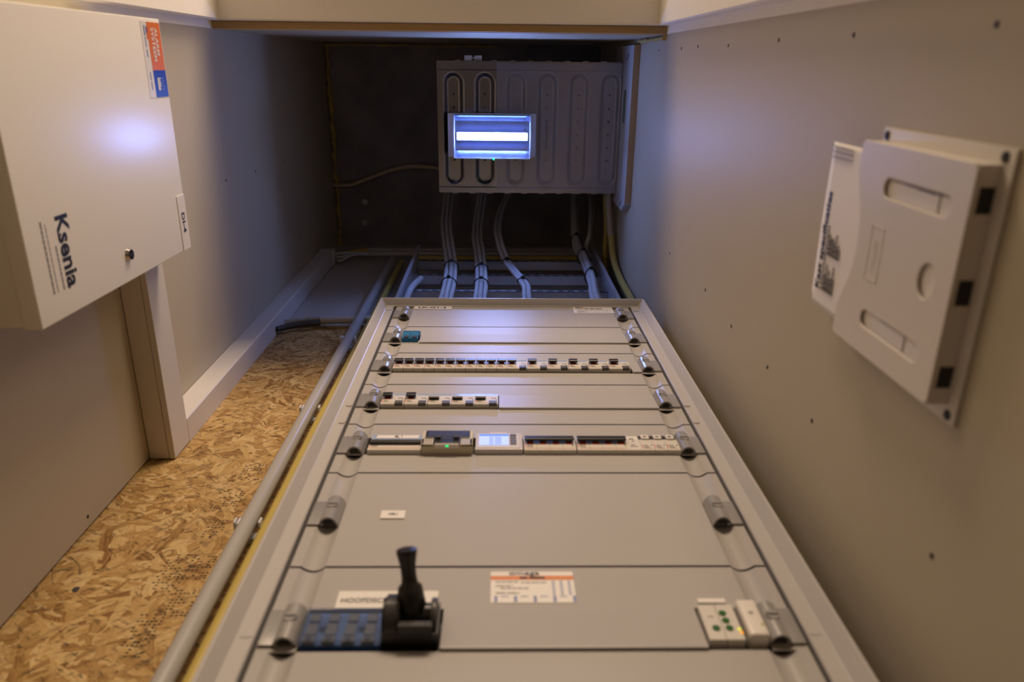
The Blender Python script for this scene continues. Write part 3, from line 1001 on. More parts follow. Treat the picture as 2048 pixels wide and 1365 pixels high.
s = sticker(cv7, -0.1636, -0.0600, 0.6262, 0.6525, STICK, 'name_plate', YC, 0.0012)
tag(s, 'white plate with black capitals beside the switch handle')
text('lettering', 'HOOFDSCHAKELAAR', (-0.1590, YC - 0.0013, 0.6345), X, Z, 0.0068, 0.0880, INK, s, 0.01)
s = sticker(cv7, -0.0053, 0.0838, 0.6345, 0.6850)
tag(s, 'white type plate sticker with orange bar')
line_print(s, [(-0.0053, 0.0838, 0.6742, 0.0068)], YC - 0.0005, ORANGE)
text('lettering', 'omega', (0.0145, YC - 0.0006, 0.6790), X, Z, 0.0045, 0.033, INK, s, 0.01)
words_print(s, [(0.026, 0.053, 0.6742, 0.0032)], YC - 0.0008, INK)
words_print(s, [(0.000, 0.025, 0.6675, 0.0018), (0.027, 0.054, 0.6665, 0.0016), (0.000, 0.018, 0.6610, 0.0018), (0.005, 0.035, 0.6570, 0.0018), (0.000, 0.025, 0.6495, 0.0020)], YC - 0.0005, GINK, 4)
mb = MB()
for i in range(5):
    xa = -0.0015 + i * 0.0205
    mb.box(xa, xa + 0.0034, YC - 0.0007, YC - 0.0004, 0.6355, 0.6450)
for i in range(4):
    xa = 0.0055 + i * 0.0205
    mb.box(xa, xa + 0.008, YC - 0.0007, YC - 0.0004, 0.6435, 0.6448)
for i in range(3):
    xa = 0.0600 + i * 0.0085
    for j in range(6):
        mb.box(xa, xa + 0.0030, YC - 0.0007, YC - 0.0004, 0.6468 + j * 0.0040, 0.6490 + j * 0.0040)
obj('print', mb, BINK, s)
s = sticker(cv7, 0.2090, 0.2372, 0.6310, 0.6370, STICK, 'name_plate', YC, 0.0030)
line_print(s, [(0.2095, 0.2210, 0.6295, 0.0014)], YC - 0.0004, INK)

# ---------------------------------------------------------------- breakers
def yz(pts, c):
    return [(YC + y, c + z) for y, z in pts]


HOUSE = [(0.0090, -0.0250), (-0.0068, -0.0250), (-0.0074, -0.0242), (-0.0074, 0.0065), (-0.0035, 0.0100), (-0.0020, 0.0230), (0.0090, 0.0230)]


def toggle_bar(mb, x0, x1, stems, c, up=True):
    if up:
        for sx in stems:
            mb.prism(yz([(-0.0066, 0.0000), (-0.0066, 0.0090), (-0.0120, 0.0062), (-0.0120, -0.0030)], c), 'x', sx - 0.0046, sx + 0.0046)
        mb.prism(yz([(-0.0105, 0.0068), (-0.0135, 0.0062), (-0.0148, 0.0045), (-0.0150, -0.0040), (-0.0140, -0.0056), (-0.0110, -0.0050)], c), 'x', x0, x1, 0, 0.0009)
    else:
        mb.prism(yz([(-0.0068, 0.0010), (-0.0100, -0.0010), (-0.0128, -0.0085), (-0.0120, -0.0110), (-0.0068, -0.0080)], c), 'x', x0, x1, 0, 0.0008)


def body_print(mb, x, c, w, dark=True):
    """red stripe and fine grey print on one pole's front"""
    y = YC - 0.0076
    mb.box(x + 0.0010, x + 0.0020, y, y + 0.0004, c - 0.0185, c - 0.0085, 1)
    for i in range(4):
        mb.box(x + 0.0033, x + 0.0033 + (0.0060, 0.0080, 0.0072, 0.0095)[i], y, y + 0.0004, c - 0.0106 - i * 0.0028, c - 0.0094 - i * 0.0028, 2)
    if dark:
        mb.box(x + 0.0142, x + 0.0158, y, y + 0.0004, c - 0.0120, c - 0.0088, 3)
    mb.box(x + 0.0034, x + w - 0.0022, y, y + 0.0004, c - 0.0205, c - 0.0198, 4)


def single_breaker(x, c, label, group):
    w = MW
    t = thing('circuit_breaker', (x, YC, c - 0.025), label, 'circuit breaker', group)
    obj('housing', MB().prism(yz(HOUSE, c), 'x', x + 0.0003, x + w - 0.0003), MCBW, t)
    mb = MB()
    toggle_bar(mb, x + 0.0006, x + w - 0.0012, [x + 0.0090], c)
    obj('toggle', mb, BLACK, t)
    obj('state_flag', MB().box(x + 0.0045, x + 0.0135, YC - 0.0078, YC - 0.0073, c - 0.0068, c - 0.0008), RED, t)
    mb = MB()
    body_print(mb, x, c, w)
    obj('print', mb, [RED, RED, GINK, INK, ORANGE], t)
    obj('label_holder', MB().prism(yz([(-0.0036, 0.0106), (-0.0044, 0.0112), (-0.0030, 0.0215), (-0.0018, 0.0215)], c), 'x', x + 0.0008, x + w - 0.0008), LHOLD, t)
    return t


def double_breaker(x, c, label, group, up=True, w=None):
    w = w or 2 * MW
    t = thing('residual_current_breaker', (x, YC, c - 0.025), label, 'circuit breaker', group)
    obj('housing', MB().prism(yz(HOUSE, c), 'x', x + 0.0003, x + w - 0.0003), MCBW, t)
    mb = MB()
    toggle_bar(mb, x + 0.0010, x + w * 0.46, [x + 0.0092], c, up)
    obj('toggle', mb, BLACK, t)
    if up:
        obj('state_flag', MB().box(x + 0.0047, x + 0.0137, YC - 0.0078, YC - 0.0073, c - 0.0068, c - 0.0008), RED, t)
    mb = MB()
    y = YC - 0.0076
    mb.box(x + 0.0010, x + 0.0020, y, y + 0.0004, c - 0.0185, c - 0.0085, 1)
    for i in range(4):
        mb.box(x + 0.0033, x + 0.0033 + (0.0060, 0.0080, 0.0072, 0.0105)[i], y, y + 0.0004, c - 0.0116 - i * 0.0026, c - 0.0105 - i * 0.0026, 2)
    mb.box(x + 0.0130, x + w * 0.60, y, y + 0.0004, c - 0.0205, c - 0.0198, 4)
    mb.box(x + w * 0.70, x + w * 0.90, y, y + 0.0004, c - 0.0052, c - 0.0020, 2)
    mb.box(x + w * 0.89, x + w * 0.905, y, y + 0.0004, c - 0.0102, c - 0.0030, 3)
    mb.box(x + w * 0.91, x + w * 0.95, y, y + 0.0004, c - 0.0102, c - 0.0093, 3)
    obj('print', mb, [RED, RED, GINK, INK, ORANGE], t)
    obj('label_holder', MB().prism(yz([(-0.0036, 0.0106), (-0.0052, 0.0100), (-0.0042, 0.0215), (-0.0018, 0.0215)], c), 'x', x + w * (0.47 if up else 0.02), x + w - 0.0008), LHOLD, t)
    obj('test_button', MB().box(x + w * 0.60, x + w * 0.94, YC - 0.0092, YC - 0.003, c - 0.0253, c - 0.0150, 0, 0.0007), DGREY, t)
    return t


ORD = ['first', 'second', 'third', 'fourth', 'fifth', 'sixth', 'seventh', 'eighth', 'ninth', 'tenth', 'eleventh', 'twelfth']
MW = 0.01863
x0 = -0.1862
G1 = 'single breakers in the fullest row'
LBL = 'narrow breaker with raised black toggle in the fullest row, %s from the chipboard side'
proto = single_breaker(x0, C3, LBL % ORD[0], G1)
for i in range(1, 11):
    dup(proto, (x0 + i * MW, YC, C3 - 0.025), LBL % ORD[i], G1)
xd = x0 + 11 * MW
G2 = 'double breakers in the fullest row'
LBL = 'wide breaker with grey test button in the fullest row, %s beyond the narrow ones'
proto2 = double_breaker(xd, C3, LBL % ORD[0], G2)
for i in range(1, 6):
    dup(proto2, (xd + i * 2 * MW, YC, C3 - 0.025), LBL % ORD[i], G2)
G3 = 'double breakers in the half empty row'
MW4 = 0.0189
xq = -0.1860
a = dup(proto2, (xq, YC, C4 - 0.025), 'wide breaker switched on in the half empty row, first from the chipboard side', G3)
b_ = dup(proto2, (xq + 2 * MW4, YC, C4 - 0.025), 'wide breaker switched on in the half empty row, second from the chipboard side', G3)
p3 = double_breaker(xq + 4 * MW4, C4, 'wide breaker with lowered toggle next to the two that are on', G3, False, 2 * MW4)
dup(p3, (xq + 6 * MW4, YC, C4 - 0.025), 'wide breaker with lowered toggle, middle of the three that are off', G3)
dup(p3, (xq + 8 * MW4, YC, C4 - 0.025), 'wide breaker with lowered toggle beside the blank strip', G3)

# the row with the meter
def pole_prints(mb, x, c, n, w):
    for k in range(n):
        if k:
            mb.box(x + k * w - 0.0002, x + k * w + 0.0002, YC - 0.0076, YC - 0.0072, c - 0.0245, c - 0.0020, 2)
    mb.box(x + 0.0012, x + 0.0022, YC - 0.0077, YC - 0.0073, c - 0.0170, c - 0.0080, 1)
    mb.box(x + 0.0030, x + n * w - 0.002, YC - 0.0077, YC - 0.0073, c - 0.0205, c - 0.0196, 4)
    for i in range(3):
        mb.box(x + 0.0040, x + 0.0130, YC - 0.0077, YC - 0.0073, c - 0.0105 - i * 0.003, c - 0.0095 - i * 0.003, 2)


def main_rcd():
    x, w, c = -0.1822, 0.0752, C5
    t = thing('residual_current_switch', (x, YC, c - 0.025), 'wide grey switch with full-width black bar and label above, beside the timer', 'switch')
    obj('housing', MB().prism(yz(HOUSE, c), 'x', x, x + w), MCBW, t)
    mb = MB()
    mb.prism(yz([(-0.0060, 0.0055), (-0.0085, 0.0048), (-0.0125, -0.0060), (-0.0118, -0.0100), (-0.0060, -0.0100)], c), 'x', x + 0.0008, x + w - 0.0008, 0, 0.0008)
    obj('toggle_bar', mb, BLACK, t)
    mb = MB()
    pole_prints(mb, x, c, 1, w)
    obj('print', mb, [RED, RED, GINK, INK, ORANGE], t)
    lh = obj('label_holder', MB().prism(yz([(-0.0036, 0.0060), (-0.0080, 0.0055), (-0.0062, 0.0225), (-0.0018, 0.0225)], c), 'x', x + 0.0010, x + w - 0.0010), LHOLD, t)
    st = obj('label_paper', MB().prism(yz([(-0.0080, 0.0085), (-0.0083, 0.0085), (-0.0069, 0.0205), (-0.0066, 0.0205)], c), 'x', x + 0.008, x + w - 0.006), STICK, lh)
    text('lettering', 'BL 1', (x + 0.0345, YC - 0.0084, c + 0.0115), X, Vector((0, 0.0012, 0.012)), 0.0062, 0.0105, INK, t, 0.02)


main_rcd()


def timer():
    x, w, c = -0.1064, 0.0728, C5
    t = thing('time_switch', (x, YC, c - 0.025), 'cream time switch with black window and green light, between bar switch and meter', 'time switch')
    F = YC - 0.0165
    mb = MB().box(x, x + w, F + 0.0012, YC + 0.009, c - 0.0250, c + 0.0160, 0, 0.0010)
    mb.box(x, x + 0.0045, F, F + 0.004, c - 0.0250, c + 0.0160, 0, 0.0008).box(x + w - 0.0045, x + w, F, F + 0.004, c - 0.0250, c + 0.0160, 0, 0.0008)
    mb.box(x, x + 0.0168, F, F + 0.004, c - 0.0250, c - 0.0078, 0, 0.0006).box(x + w - 0.0168, x + w, F, F + 0.004, c - 0.0250, c - 0.0078, 0, 0.0006)
    obj('housing', mb, CREAMP, t)
    mb = MB().box(x + 0.0048, x + w - 0.0048, F - 0.0012, F + 0.0020, c - 0.0072, c + 0.0150, 0, 0.001)
    mb.box(x + 0.0172, x + w - 0.0172, F - 0.0012, F + 0.0020, c - 0.0238, c - 0.0060, 0, 0.0008)
    fl = obj('window', mb, BLACK, t)
    mb = MB().box(x + 0.0085, x + w - 0.0085, F - 0.0016, F - 0.0011, c - 0.0045, c + 0.0120)
    obj('window_pane', mb, mat('window_smoke', (0.055, 0.06, 0.12), 0.12, spec=0.8), fl)
    for q in (x + 0.0235, x + w - 0.0235):
        obj('knob', MB().cyl((q, F - 0.0012, c - 0.0085), (0, -1, 0), 0.0040, 0.0030, 18), DARK, t, 40)
    for q0 in (x + 0.0015, x + w - 0.0160):
        mb = MB()
        for i in range(4):
            for j in range(4):
                mb.box(q0 + 0.0008 + i * 0.0035, q0 + 0.0028 + i * 0.0035, F - 0.0003, F + 0.0003, c - 0.0235 + j * 0.0038, c - 0.0215 + j * 0.0038)
        obj('key', mb, BINK if q0 > x + 0.02 else GINK, t)
    obj('light_bar', MB().box(x + 0.0195, x + w - 0.0195, F - 0.0004, F + 0.0060, c - 0.0262, c - 0.0242, 0, 0.0005), MCBTOP, t)
    tag(obj('indicator', MB().box(x + w / 2 - 0.0016, x + w / 2 + 0.0026, F + 0.0010, F + 0.0036, c - 0.0266, c - 0.0250), GLED, t), 'glowing green light')
    for q in (x + 0.014, x + w / 2, x + w - 0.014):
        obj('catch', MB().box(q - 0.0045, q + 0.0045, F + 0.0004, F + 0.006, c + 0.0150, c + 0.0180, 0, 0.0004), BLACKM, t)


timer()


def meter():
    x, w, c = -0.0300, 0.0680, C5
    t = thing('energy_meter', (x, YC, c - 0.025), 'small grey energy meter with glowing blue-white display', 'meter')
    obj('housing', MB().box(x, x + w, YC - 0.0085, YC + 0.009, c - 0.0245, c + 0.0245, 0, 0.0012), METERM, t)
    mb = MB().box(x + 0.0022, x + w - 0.0032, YC - 0.0100, YC - 0.0084, c - 0.0225, c + 0.0215, 0, 0.0008)
    obj('bezel', mb, METERM, t)
    sc = obj('display', MB().box(x + 0.0055, x + 0.0480, YC - 0.0104, YC - 0.0098, c - 0.0160, c + 0.0115), SCREEN, t)
    obj('display_band', MB().box(x + 0.0055, x + 0.0480, YC - 0.0104, YC - 0.0098, c + 0.0116, c + 0.0175), SCREENB, sc)
    mb = MB()
    for i in range(5):
        mb.box(x + 0.0200, x + 0.0265 - (i % 2) * 0.001, YC - 0.0106, YC - 0.0103, c - 0.0140 + i * 0.005, c - 0.0112 + i * 0.005)
        mb.box(x + 0.0280, x + 0.0370 + (i % 2) * 0.001, YC - 0.0106, YC - 0.0103, c - 0.0140 + i * 0.005, c - 0.0112 + i * 0.005)
    obj('digits', mb, SCREENT, sc)
    for i in range(4):
        obj('button', MB().box(x + 0.0500, x + 0.0590, YC - 0.0112, YC - 0.0098, c - 0.0140 + i * 0.0085, c - 0.0085 + i * 0.0085, 0, 0.0006), DGREY, t)
    obj('top_tab', MB().box(x + 0.021, x + 0.046, YC - 0.0090, YC - 0.004, c + 0.0235, c + 0.0275, 0, 0.0006), METERM, t)


meter()


def four_pole(x, w, c, n, label, extra=0.0):
    t = thing('four_pole_breaker', (x, YC, c - 0.025), label, 'circuit breaker', 'four pole breakers')
    obj('housing', MB().prism(yz(HOUSE, c), 'x', x, x + w + extra), MCBW, t)
    pw = w / n
    mb = MB()
    toggle_bar(mb, x + 0.0010, x + w - 0.0022, [x + pw * (k + 0.5) for k in range(n)], c)
    obj('toggle_bar', mb, BLACK, t)
    for k in range(n):
        xc = x + pw * (k + 0.5)
        obj('state_flag', MB().box(xc - 0.0044, xc + 0.0044, YC - 0.0078, YC - 0.0073, c - 0.0085, c - 0.0026), RED, t)
    mb = MB()
    pole_prints(mb, x, c, n, pw)
    mb.box(x + w - 0.0050, x + w - 0.0032, YC - 0.0077, YC - 0.0073, c - 0.0130, c - 0.0095, 3)
    obj('print', mb, [RED, RED, GINK, INK, ORANGE], t)
    obj('label_holder', MB().prism(yz([(-0.0036, 0.0106), (-0.0044, 0.0112), (-0.0030, 0.0215), (-0.0018, 0.0215)], c), 'x', x + 0.0008, x + w - 0.0008), LHOLD, t)
    return t


four_pole(0.0398, 0.0742, C5, 4, 'four pole breaker with long black bar beside the lit meter')
t5 = four_pole(0.1158, 0.0742, C5, 4, 'longer four pole breaker with blank test end beside the framed modules', 0.0185)
mb = MB().box(0.1975, 0.2005, YC - 0.0078, YC - 0.0060, C5 + 0.001, C5 + 0.0022).box(0.1940, 0.2000, YC - 0.0077, YC - 0.0060, C5 - 0.0105, C5 - 0.0095)
mb.box(0.1950, 0.2020, YC - 0.0062, YC - 0.0030, C5 + 0.0088, C5 + 0.0100).box(0.1940, 0.2010, YC - 0.0062, YC - 0.0030, C5 + 0.0110, C5 + 0.0122)
mb.box(0.1930, 0.2040, YC - 0.0077, YC - 0.0060, C5 - 0.0150, C5 - 0.0140)
obj('symbol', mb, INK, t5)
mb = MB().prism(yz([(-0.0030, 0.0060), (-0.0066, 0.0055), (-0.0046, 0.0225), (-0.0018, 0.0225)], C5), 'x', 0.1908, 0.2082)
obj('test_end', mb, MCBTOP, t5)


def framed(x, c, label):
    w = 0.0182
    t = thing('pulse_relay', (x, YC, c - 0.025), label, 'relay module', 'relay modules')
    obj('housing', MB().prism(yz(HOUSE, c), 'x', x + 0.0002, x + w - 0.0002), MCBW, t)
    obj('recess', MB().prism(yz([(-0.0030, 0.0045), (-0.0072, 0.0045), (-0.0050, 0.0228), (-0.0018, 0.0228)], c), 'x', x + 0.0004, x + w - 0.0004), BLACKM, t)
    bt = obj('button', MB().prism(yz([(-0.0060, 0.0058), (-0.0098, 0.0060), (-0.0078, 0.0205), (-0.0040, 0.0205)], c), 'x', x + 0.0036, x + 0.0146), MCBTOP, t)
    mb = MB().prism(yz([(-0.0092, 0.0110), (-0.0094, 0.0110), (-0.0092, 0.0122), (-0.0090, 0.0122)], c), 'x', x + 0.0058, x + 0.0115)
    mb.prism(yz([(-0.0088, 0.0138), (-0.0091, 0.0138), (-0.0089, 0.0150), (-0.0086, 0.0150)], c), 'x', x + 0.0066, x + 0.0122)
    mb.prism(yz([(-0.0092, 0.0106), (-0.0094, 0.0106), (-0.0089, 0.0154), (-0.0086, 0.0154)], c), 'x', x + 0.0085, x + 0.0094)
    obj('symbol', mb, INK, bt)
    mb = MB()
    body_print(mb, x, c, w)
    obj('print', mb, [RED, RED, GINK, INK, ORANGE], t)
    return t


r0 = framed(0.2087, C5, 'relay module with white symbol button next to the long breaker')
dup(r0, (0.2087 + 0.0183, YC, C5 - 0.025), 'relay module with white symbol button, middle one of three')
dup(r0, (0.2087 + 0.0366, YC, C5 - 0.025), 'relay module with white symbol button beside the latch')

# blue connector in the second plate
t = thing('terminal_block', (-0.1925, YC, C2 - 0.012), 'small blue two-way terminal block in the otherwise blank row', 'terminal block')
c = C2
mb = MB().prism([(YC - 0.0005, c - 0.0260), (YC - 0.0085, c - 0.0240), (YC - 0.0125, c + 0.0040), (YC - 0.0125, c + 0.0095), (YC - 0.0005, c + 0.0130)], 'x', -0.1875, -0.1560)
obj('housing', mb, TEAL, t)
mb = MB()
for k in range(2):
    x = -0.1862 + k * 0.0160
    mb.box(x + 0.0020, x + 0.0120, YC - 0.0104, YC - 0.0074, c - 0.0225, c - 0.0120)
obj('wire_entry', mb, DARK, t)
mb = MB()
for k in range(9):
    x = -0.1865 + k * 0.0034
    mb.box(x, x + 0.0014, YC - 0.0130, YC - 0.0120, c + 0.0045, c + 0.0090)
mb.box(-0.1722, -0.1712, YC - 0.0122, YC - 0.006, c - 0.0230, c + 0.0090)
mb.box(-0.1562, -0.1535, YC - 0.0110, YC - 0.001, c - 0.0130, c + 0.0110)
obj('rib', mb, TEALD, t)

# main switch row
t = thing('terminal_cover', (-0.148, YC, C7 - 0.025), 'smoked blue transparent terminal cover beside the main switch', 'terminal cover')
ct = C7 - 0.0245
mb = MB().box(-0.1862, -0.1100, YC - 0.0020, YC + 0.009, ct, ct + 0.0440)
obj('base', mb, TBLUE, t)
PLUG = mat('deep_blue_plug', (0.01, 0.055, 0.24), 0.4)
for k in range(4):
    xx = -0.1842 + k * 0.0188
    mb = MB().box(xx, xx + 0.0118, YC - 0.0062, YC - 0.0020, ct + 0.0005, ct + 0.0090, 0, 0.0008)
    mb.box(xx + 0.0008, xx + 0.0112, YC - 0.0058, YC - 0.0020, ct + 0.0110, ct + 0.0260, 0, 0.0008).box(xx + 0.001, xx + 0.0110, YC - 0.0056, YC - 0.0020, ct + 0.0300, ct + 0.0400, 0, 0.0008)
    tb = obj('terminal', mb, TGREY, t)
    obj('screw', MB().cyl((xx + 0.006, YC - 0.0062, ct + 0.0048), (0, -1, 0), 0.0036, 0.0008, 14), DARK, tb)
for k in (0, 2):
    xx = -0.1712 + k * 0.0190
    obj('blue_plug', MB().box(xx, xx + 0.0068, YC - 0.0070, YC - 0.0020, ct + 0.0200, ct + 0.0270, 0, 0.0005), PLUG, t)
mb = MB().box(-0.1868, -0.1095, YC - 0.0090, YC - 0.0080, ct - 0.0003, ct + 0.0445)
mb.box(-0.1868, -0.1095, YC - 0.0080, YC - 0.0006, ct - 0.0010, ct - 0.0003)
mb.box(-0.1868, -0.1860, YC - 0.0080, YC - 0.0006, ct - 0.0003, ct + 0.0445)
obj('clear_lid', mb, SMOKE, t)

sw = thing('main_switch', (-0.083, YC, C7 - 0.025), 'black main switch with protruding lever handle', 'switch')
c = C7
mb = MB().box(-0.1088, -0.0562, YC - 0.014, YC + 0.009, c - 0.0240, c + 0.0150, 0, 0.0012)
mb.box(-0.0930, -0.0600, YC - 0.024, YC - 0.013, c - 0.0240, c - 0.0160, 0, 0.0015)
obj('base', mb, BLACK, sw)


def half_disc(r, zc, y0=0.012):
    a_ = [(YC - 0.008, zc - r)]
    for k in range(19):
        an = math.pi * (-0.5 + k / 18)
        a_.append((YC - y0 - r * math.cos(an), zc + r * math.sin(an)))
    a_.append((YC - 0.008, zc + r))
    return a_


obj('cheek', MB().prism(half_disc(0.0235, c), 'x', -0.1060, -0.0935, 0, 0.0025), BLACKM, sw, 40)
obj('cheek', MB().prism(half_disc(0.0200, c), 'x', -0.0625, -0.0570, 0, 0.0015), BLACKM, sw, 40)
obj('outer_rib', MB().prism(half_disc(0.0205, c), 'x', -0.1086, -0.1062, 0, 0.0008), BLACK, sw, 40)
tag(obj('dial_face', MB().prism(half_disc(0.0190, c, 0.0125), 'x', -0.0934, -0.0925), DGREY, sw, 40), 'dark grey inner disc')
obj('pivot', MB().cyl((-0.0924, YC - 0.013, c + 0.004), (1, 0, 0), 0.0120, 0.0300, 28), BLACK, sw, 35)
# lever: collar, waist and flared grip, leaning outwards and up
p0 = Vector((-0.0815, YC - 0.018, c + 0.004))
p1 = Vector((-0.0875, 0.447, 0.622))
d = (p1 - p0)
prof = [(0.0, 0.0140), (0.10, 0.0140), (0.28, 0.0130), (0.40, 0.0118), (0.45, 0.0082), (0.58, 0.0074), (0.74, 0.0078), (0.86, 0.0093), (0.94, 0.0104), (0.985, 0.0098), (1.0, 0.0070)]
lev = obj('lever', MB().tube([p0 + d * q for q, _ in prof], [r for _, r in prof], 24), BLACK, sw, 45)
perp = d.normalized().cross(X).normalized()
mb = MB()
for k in range(5):
    an = math.pi * (0.2 + 0.15 * k)
    mb.tube([p0 + d * q + (X * math.cos(an) - perp * math.sin(an)) * (r + 0.0001) for q, r in prof[5:9]], 0.0007, 6)
obj('grip_rib', mb, BLACKM, lev, 45)
obj('side_plate', MB().box(-0.0562, -0.0548, YC - 0.016, YC + 0.004, c - 0.0240, c + 0.0190), BLACKM, sw)

t = thing('surge_module', (0.222, YC, C7 - 0.025), 'grey module with green indicators and two glowing lights beside the white module', 'module')
mb = MB().box(0.2052, 0.2221, YC - 0.0075, YC + 0.009, C7 - 0.0250, C7 + 0.0250, 0, 0.001).box(0.2224, 0.2400, YC - 0.0075, YC + 0.009, C7 - 0.0250, C7 + 0.0250, 0, 0.001)
obj('housing', mb, CREAMP if False else MCBW, t)
for x, z in ((0.2152, -0.0095), (0.2270, 0.0115), (0.2275, 0.0010), (0.2282, -0.0095)):
    obj('indicator', MB().cyl((x, YC - 0.0070, C7 + z), (0, -1, 0), 0.0038, 0.0014, 16), GREEN, t, 40)
tag(obj('yellow_light', MB().cyl((0.2374, YC - 0.0072, C7 - 0.0110), (0, -1, 0), 0.0015, 0.0010, 12), YLED, t), 'glowing yellow light')
tag(obj('orange_light', MB().cyl((0.2384, YC - 0.0072, C7 - 0.0158), (0, -1, 0), 0.0015, 0.0010, 12), OLED, t), 'glowing orange light')
mb = MB().box(0.2110, 0.2170, YC - 0.0077, YC - 0.0074, C7 + 0.0060, C7 + 0.0075)
obj('print', mb, GINK, t)
t = thing('white_module', (0.2545, YC, C7 - 0.025), 'rounded white module between the green-dotted module and the latch', 'module')
obj('housing', MB().box(0.2440, 0.2640, YC - 0.0125, YC + 0.009, C7 - 0.0245, C7 + 0.0275, 0, 0.0045, 4), MCBTOP, t, 60)
mb = MB().box(0.2515, 0.2555, YC - 0.0130, YC - 0.0122, C7 + 0.0050, C7 + 0.0080)
obj('print', mb, GINK, t)
obj('green_print', MB().box(0.2480, 0.2590, YC - 0.0098, YC - 0.0080, C7 + 0.0242, C7 + 0.0272), mat('pale_green_ink', (0.22, 0.32, 0.16), 0.5), t)
obj('green_dot', MB().cyl((0.2600, YC - 0.0122, C7 - 0.0100), (0, -1, 0), 0.0016, 0.0008, 10), mat('lime_dot', (0.35, 0.40, 0.10), 0.4), t)

# ---------------------------------------------------------------- alarm box on the side wall
BX = -0.530
box = thing('alarm_box', (-0.577, 0.123, 0.849), 'large white alarm control box on the side wall with sticker and lock', 'alarm box')
BY0, BY1, BZ0, BZ1 = -0.056, 0.3035, 0.849, 1.2745
obj('body', MB().box(XL, -0.552, BY0 + 0.002, BY1 - 0.002, BZ0 + 0.002, BZ1 - 0.002, 0, 0.0015), BOXW, box)
obj('door', MB().box(-0.5518, BX, BY0, BY1, BZ0, BZ1, 0, 0.0016, 3), BOXW, box, 40)
lk = obj('lock', MB().cyl((BX, 0.2655, 1.068), (1, 0, 0), 0.0088, 0.0050, 24, 0, 0.0075), CHROME, box, 40)
obj('keyhole', MB().box(BX + 0.0050, BX + 0.0054, 0.2645, 0.2668, 1.0635, 1.0725), DARK, lk)
text('lettering', 'Ksenia', (BX, 0.1810, 0.9145), Y, Z, 0.0255, 0.0905, INK, box, 0.03)
mb = MB()
for (y0, y1, z, h) in ((0.182, 0.270, 0.8845, 0.0030), (0.186, 0.270, 0.8925, 0.0012), (0.215, 0.270, 0.9055, 0.0026)):
    yy = y0
    rnd = random.Random(int(z * 10000))
    while yy < y1:
        w = rnd.uniform(0.003, 0.009)
        mb.box(BX - 0.0001, BX + 0.0003, yy, min(yy + w, y1), z - h / 2, z + h / 2)
        yy += w + 0.0008
obj('print', mb, GINK, box)
st = obj('alarm_sticker', MB().box(BX - 0.0002, BX + 0.0004, -0.0510, 0.0573, 1.2090, 1.2715), STICK, box)
tag(st, 'sticker with orange and blue fields')


def on_box(parent, rows, material, name, dx=0.0004):
    mb = MB()
    for y0, y1, z0, z1 in rows:
        mb.box(BX + dx - 0.0001, BX + dx + 0.0003, y0, y1, z0, z1)
    return obj(name, mb, material, parent)


on_box(st, [(-0.0505, 0.0178, 1.2290, 1.2710), (-0.040, -0.026, 1.2250, 1.2292)], STORANGE, 'orange_field')
on_box(st, [(0.0180, 0.0571, 1.2290, 1.2710)], STBLUE, 'blue_field')
on_box(st, [(-0.0440, -0.0350, 1.2248, 1.2284)], mat('purple_ink', (0.10, 0.05, 0.22), 0.5), 'purple_field', 0.0005)
text('lettering', 'ALARM', (BX + 0.0008, -0.0430, 1.2510), Y, Z, 0.0085, 0.0395, WINK, st, 0.02)
text('lettering', 'SYSTEEM', (BX + 0.0008, -0.0430, 1.2390), Y, Z, 0.0085, 0.0480, WINK, st, 0.02)
on_box(st, [(-0.045, -0.0315, 1.2175, 1.2215), (-0.030, -0.015, 1.2180, 1.2205), (-0.012, -0.001, 1.2180, 1.2205), (0.020, 0.032, 1.2180, 1.2205), (0.034, 0.046, 1.2180, 1.2205)], BINK, 'print')
# small emblem: a domed helmet outline of bars with dots above
on_box(st, [(0.030, 0.046, 1.2395, 1.2425), (0.031, 0.045, 1.2432, 1.2448), (0.032, 0.044, 1.2455, 1.2470), (0.034, 0.042, 1.2478, 1.2492), (0.0290, 0.0310, 1.2395, 1.2505), (0.0450, 0.0470, 1.2395, 1.2480)]
       + [(0.0290 + 0.004 * i, 0.0303 + 0.004 * i, 1.2560 + 0.001 * (i % 2), 1.2575 + 0.001 * (i % 2)) for i in range(5)], WINK, 'emblem', 0.0006)
pl = obj('name_plate', MB().box(BX - 0.0002, BX + 0.0012, 0.2125, 0.3025, 1.2460, 1.2740), STICK, box)
text('lettering', 'DI-4', (BX + 0.0013, 0.2410, 1.2545), Y, Z, 0.0105, 0.0330, INK, pl, 0.02)

# the door hangs a touch proud at its top: everything on it leans with it
def lean(o):
    for ch in o.children:
        if ch.name.split('.')[0] != 'body':
            for v in ch.data.vertices:
                v.co.x += (v.co.z - 0.21) * 0.028
        lean(ch)


lean(box)

# ---------------------------------------------------------------- document holder on the other wall
hold = thing('document_holder', (0.372, 0.165, 0.55), 'beige plastic document holder with papers screwed to the side wall', 'document holder')
PY0, PY1, PZ0, PZ1 = 0.0545, 0.2760, 0.5445, 0.7420
obj('back_plate', MB().box(0.3710, 0.3750, PY0, PY1, PZ0, PZ1, 0, 0.0014), PLATE, hold, 40)
for y, z in ((0.0617, 0.7336), (0.0613, 0.5557), (0.2690, 0.5540), (0.2690, 0.7336)):
    obj('screw', MB().cyl((0.3711, y, z), (-1, 0, 0), 0.0048, 0.0014, 16, 0, 0.0038), DARK, hold, 40)


def loop_stadium(y0, z0, y1, z1, r, n=10):
    """stadium around the segment (y0,z0)-(y1,z1)"""
    a = math.atan2(z1 - z0, y1 - y0)
    out = []
    for k in range(n + 1):
        t_ = a + math.pi / 2 + math.pi * k / n
        out.append((y0 + r * math.cos(t_), z0 + r * math.sin(t_)))
    for k in range(n + 1):
        t_ = a - math.pi / 2 + math.pi * k / n
        out.append((y1 + r * math.cos(t_), z1 + r * math.sin(t_)))
    return out


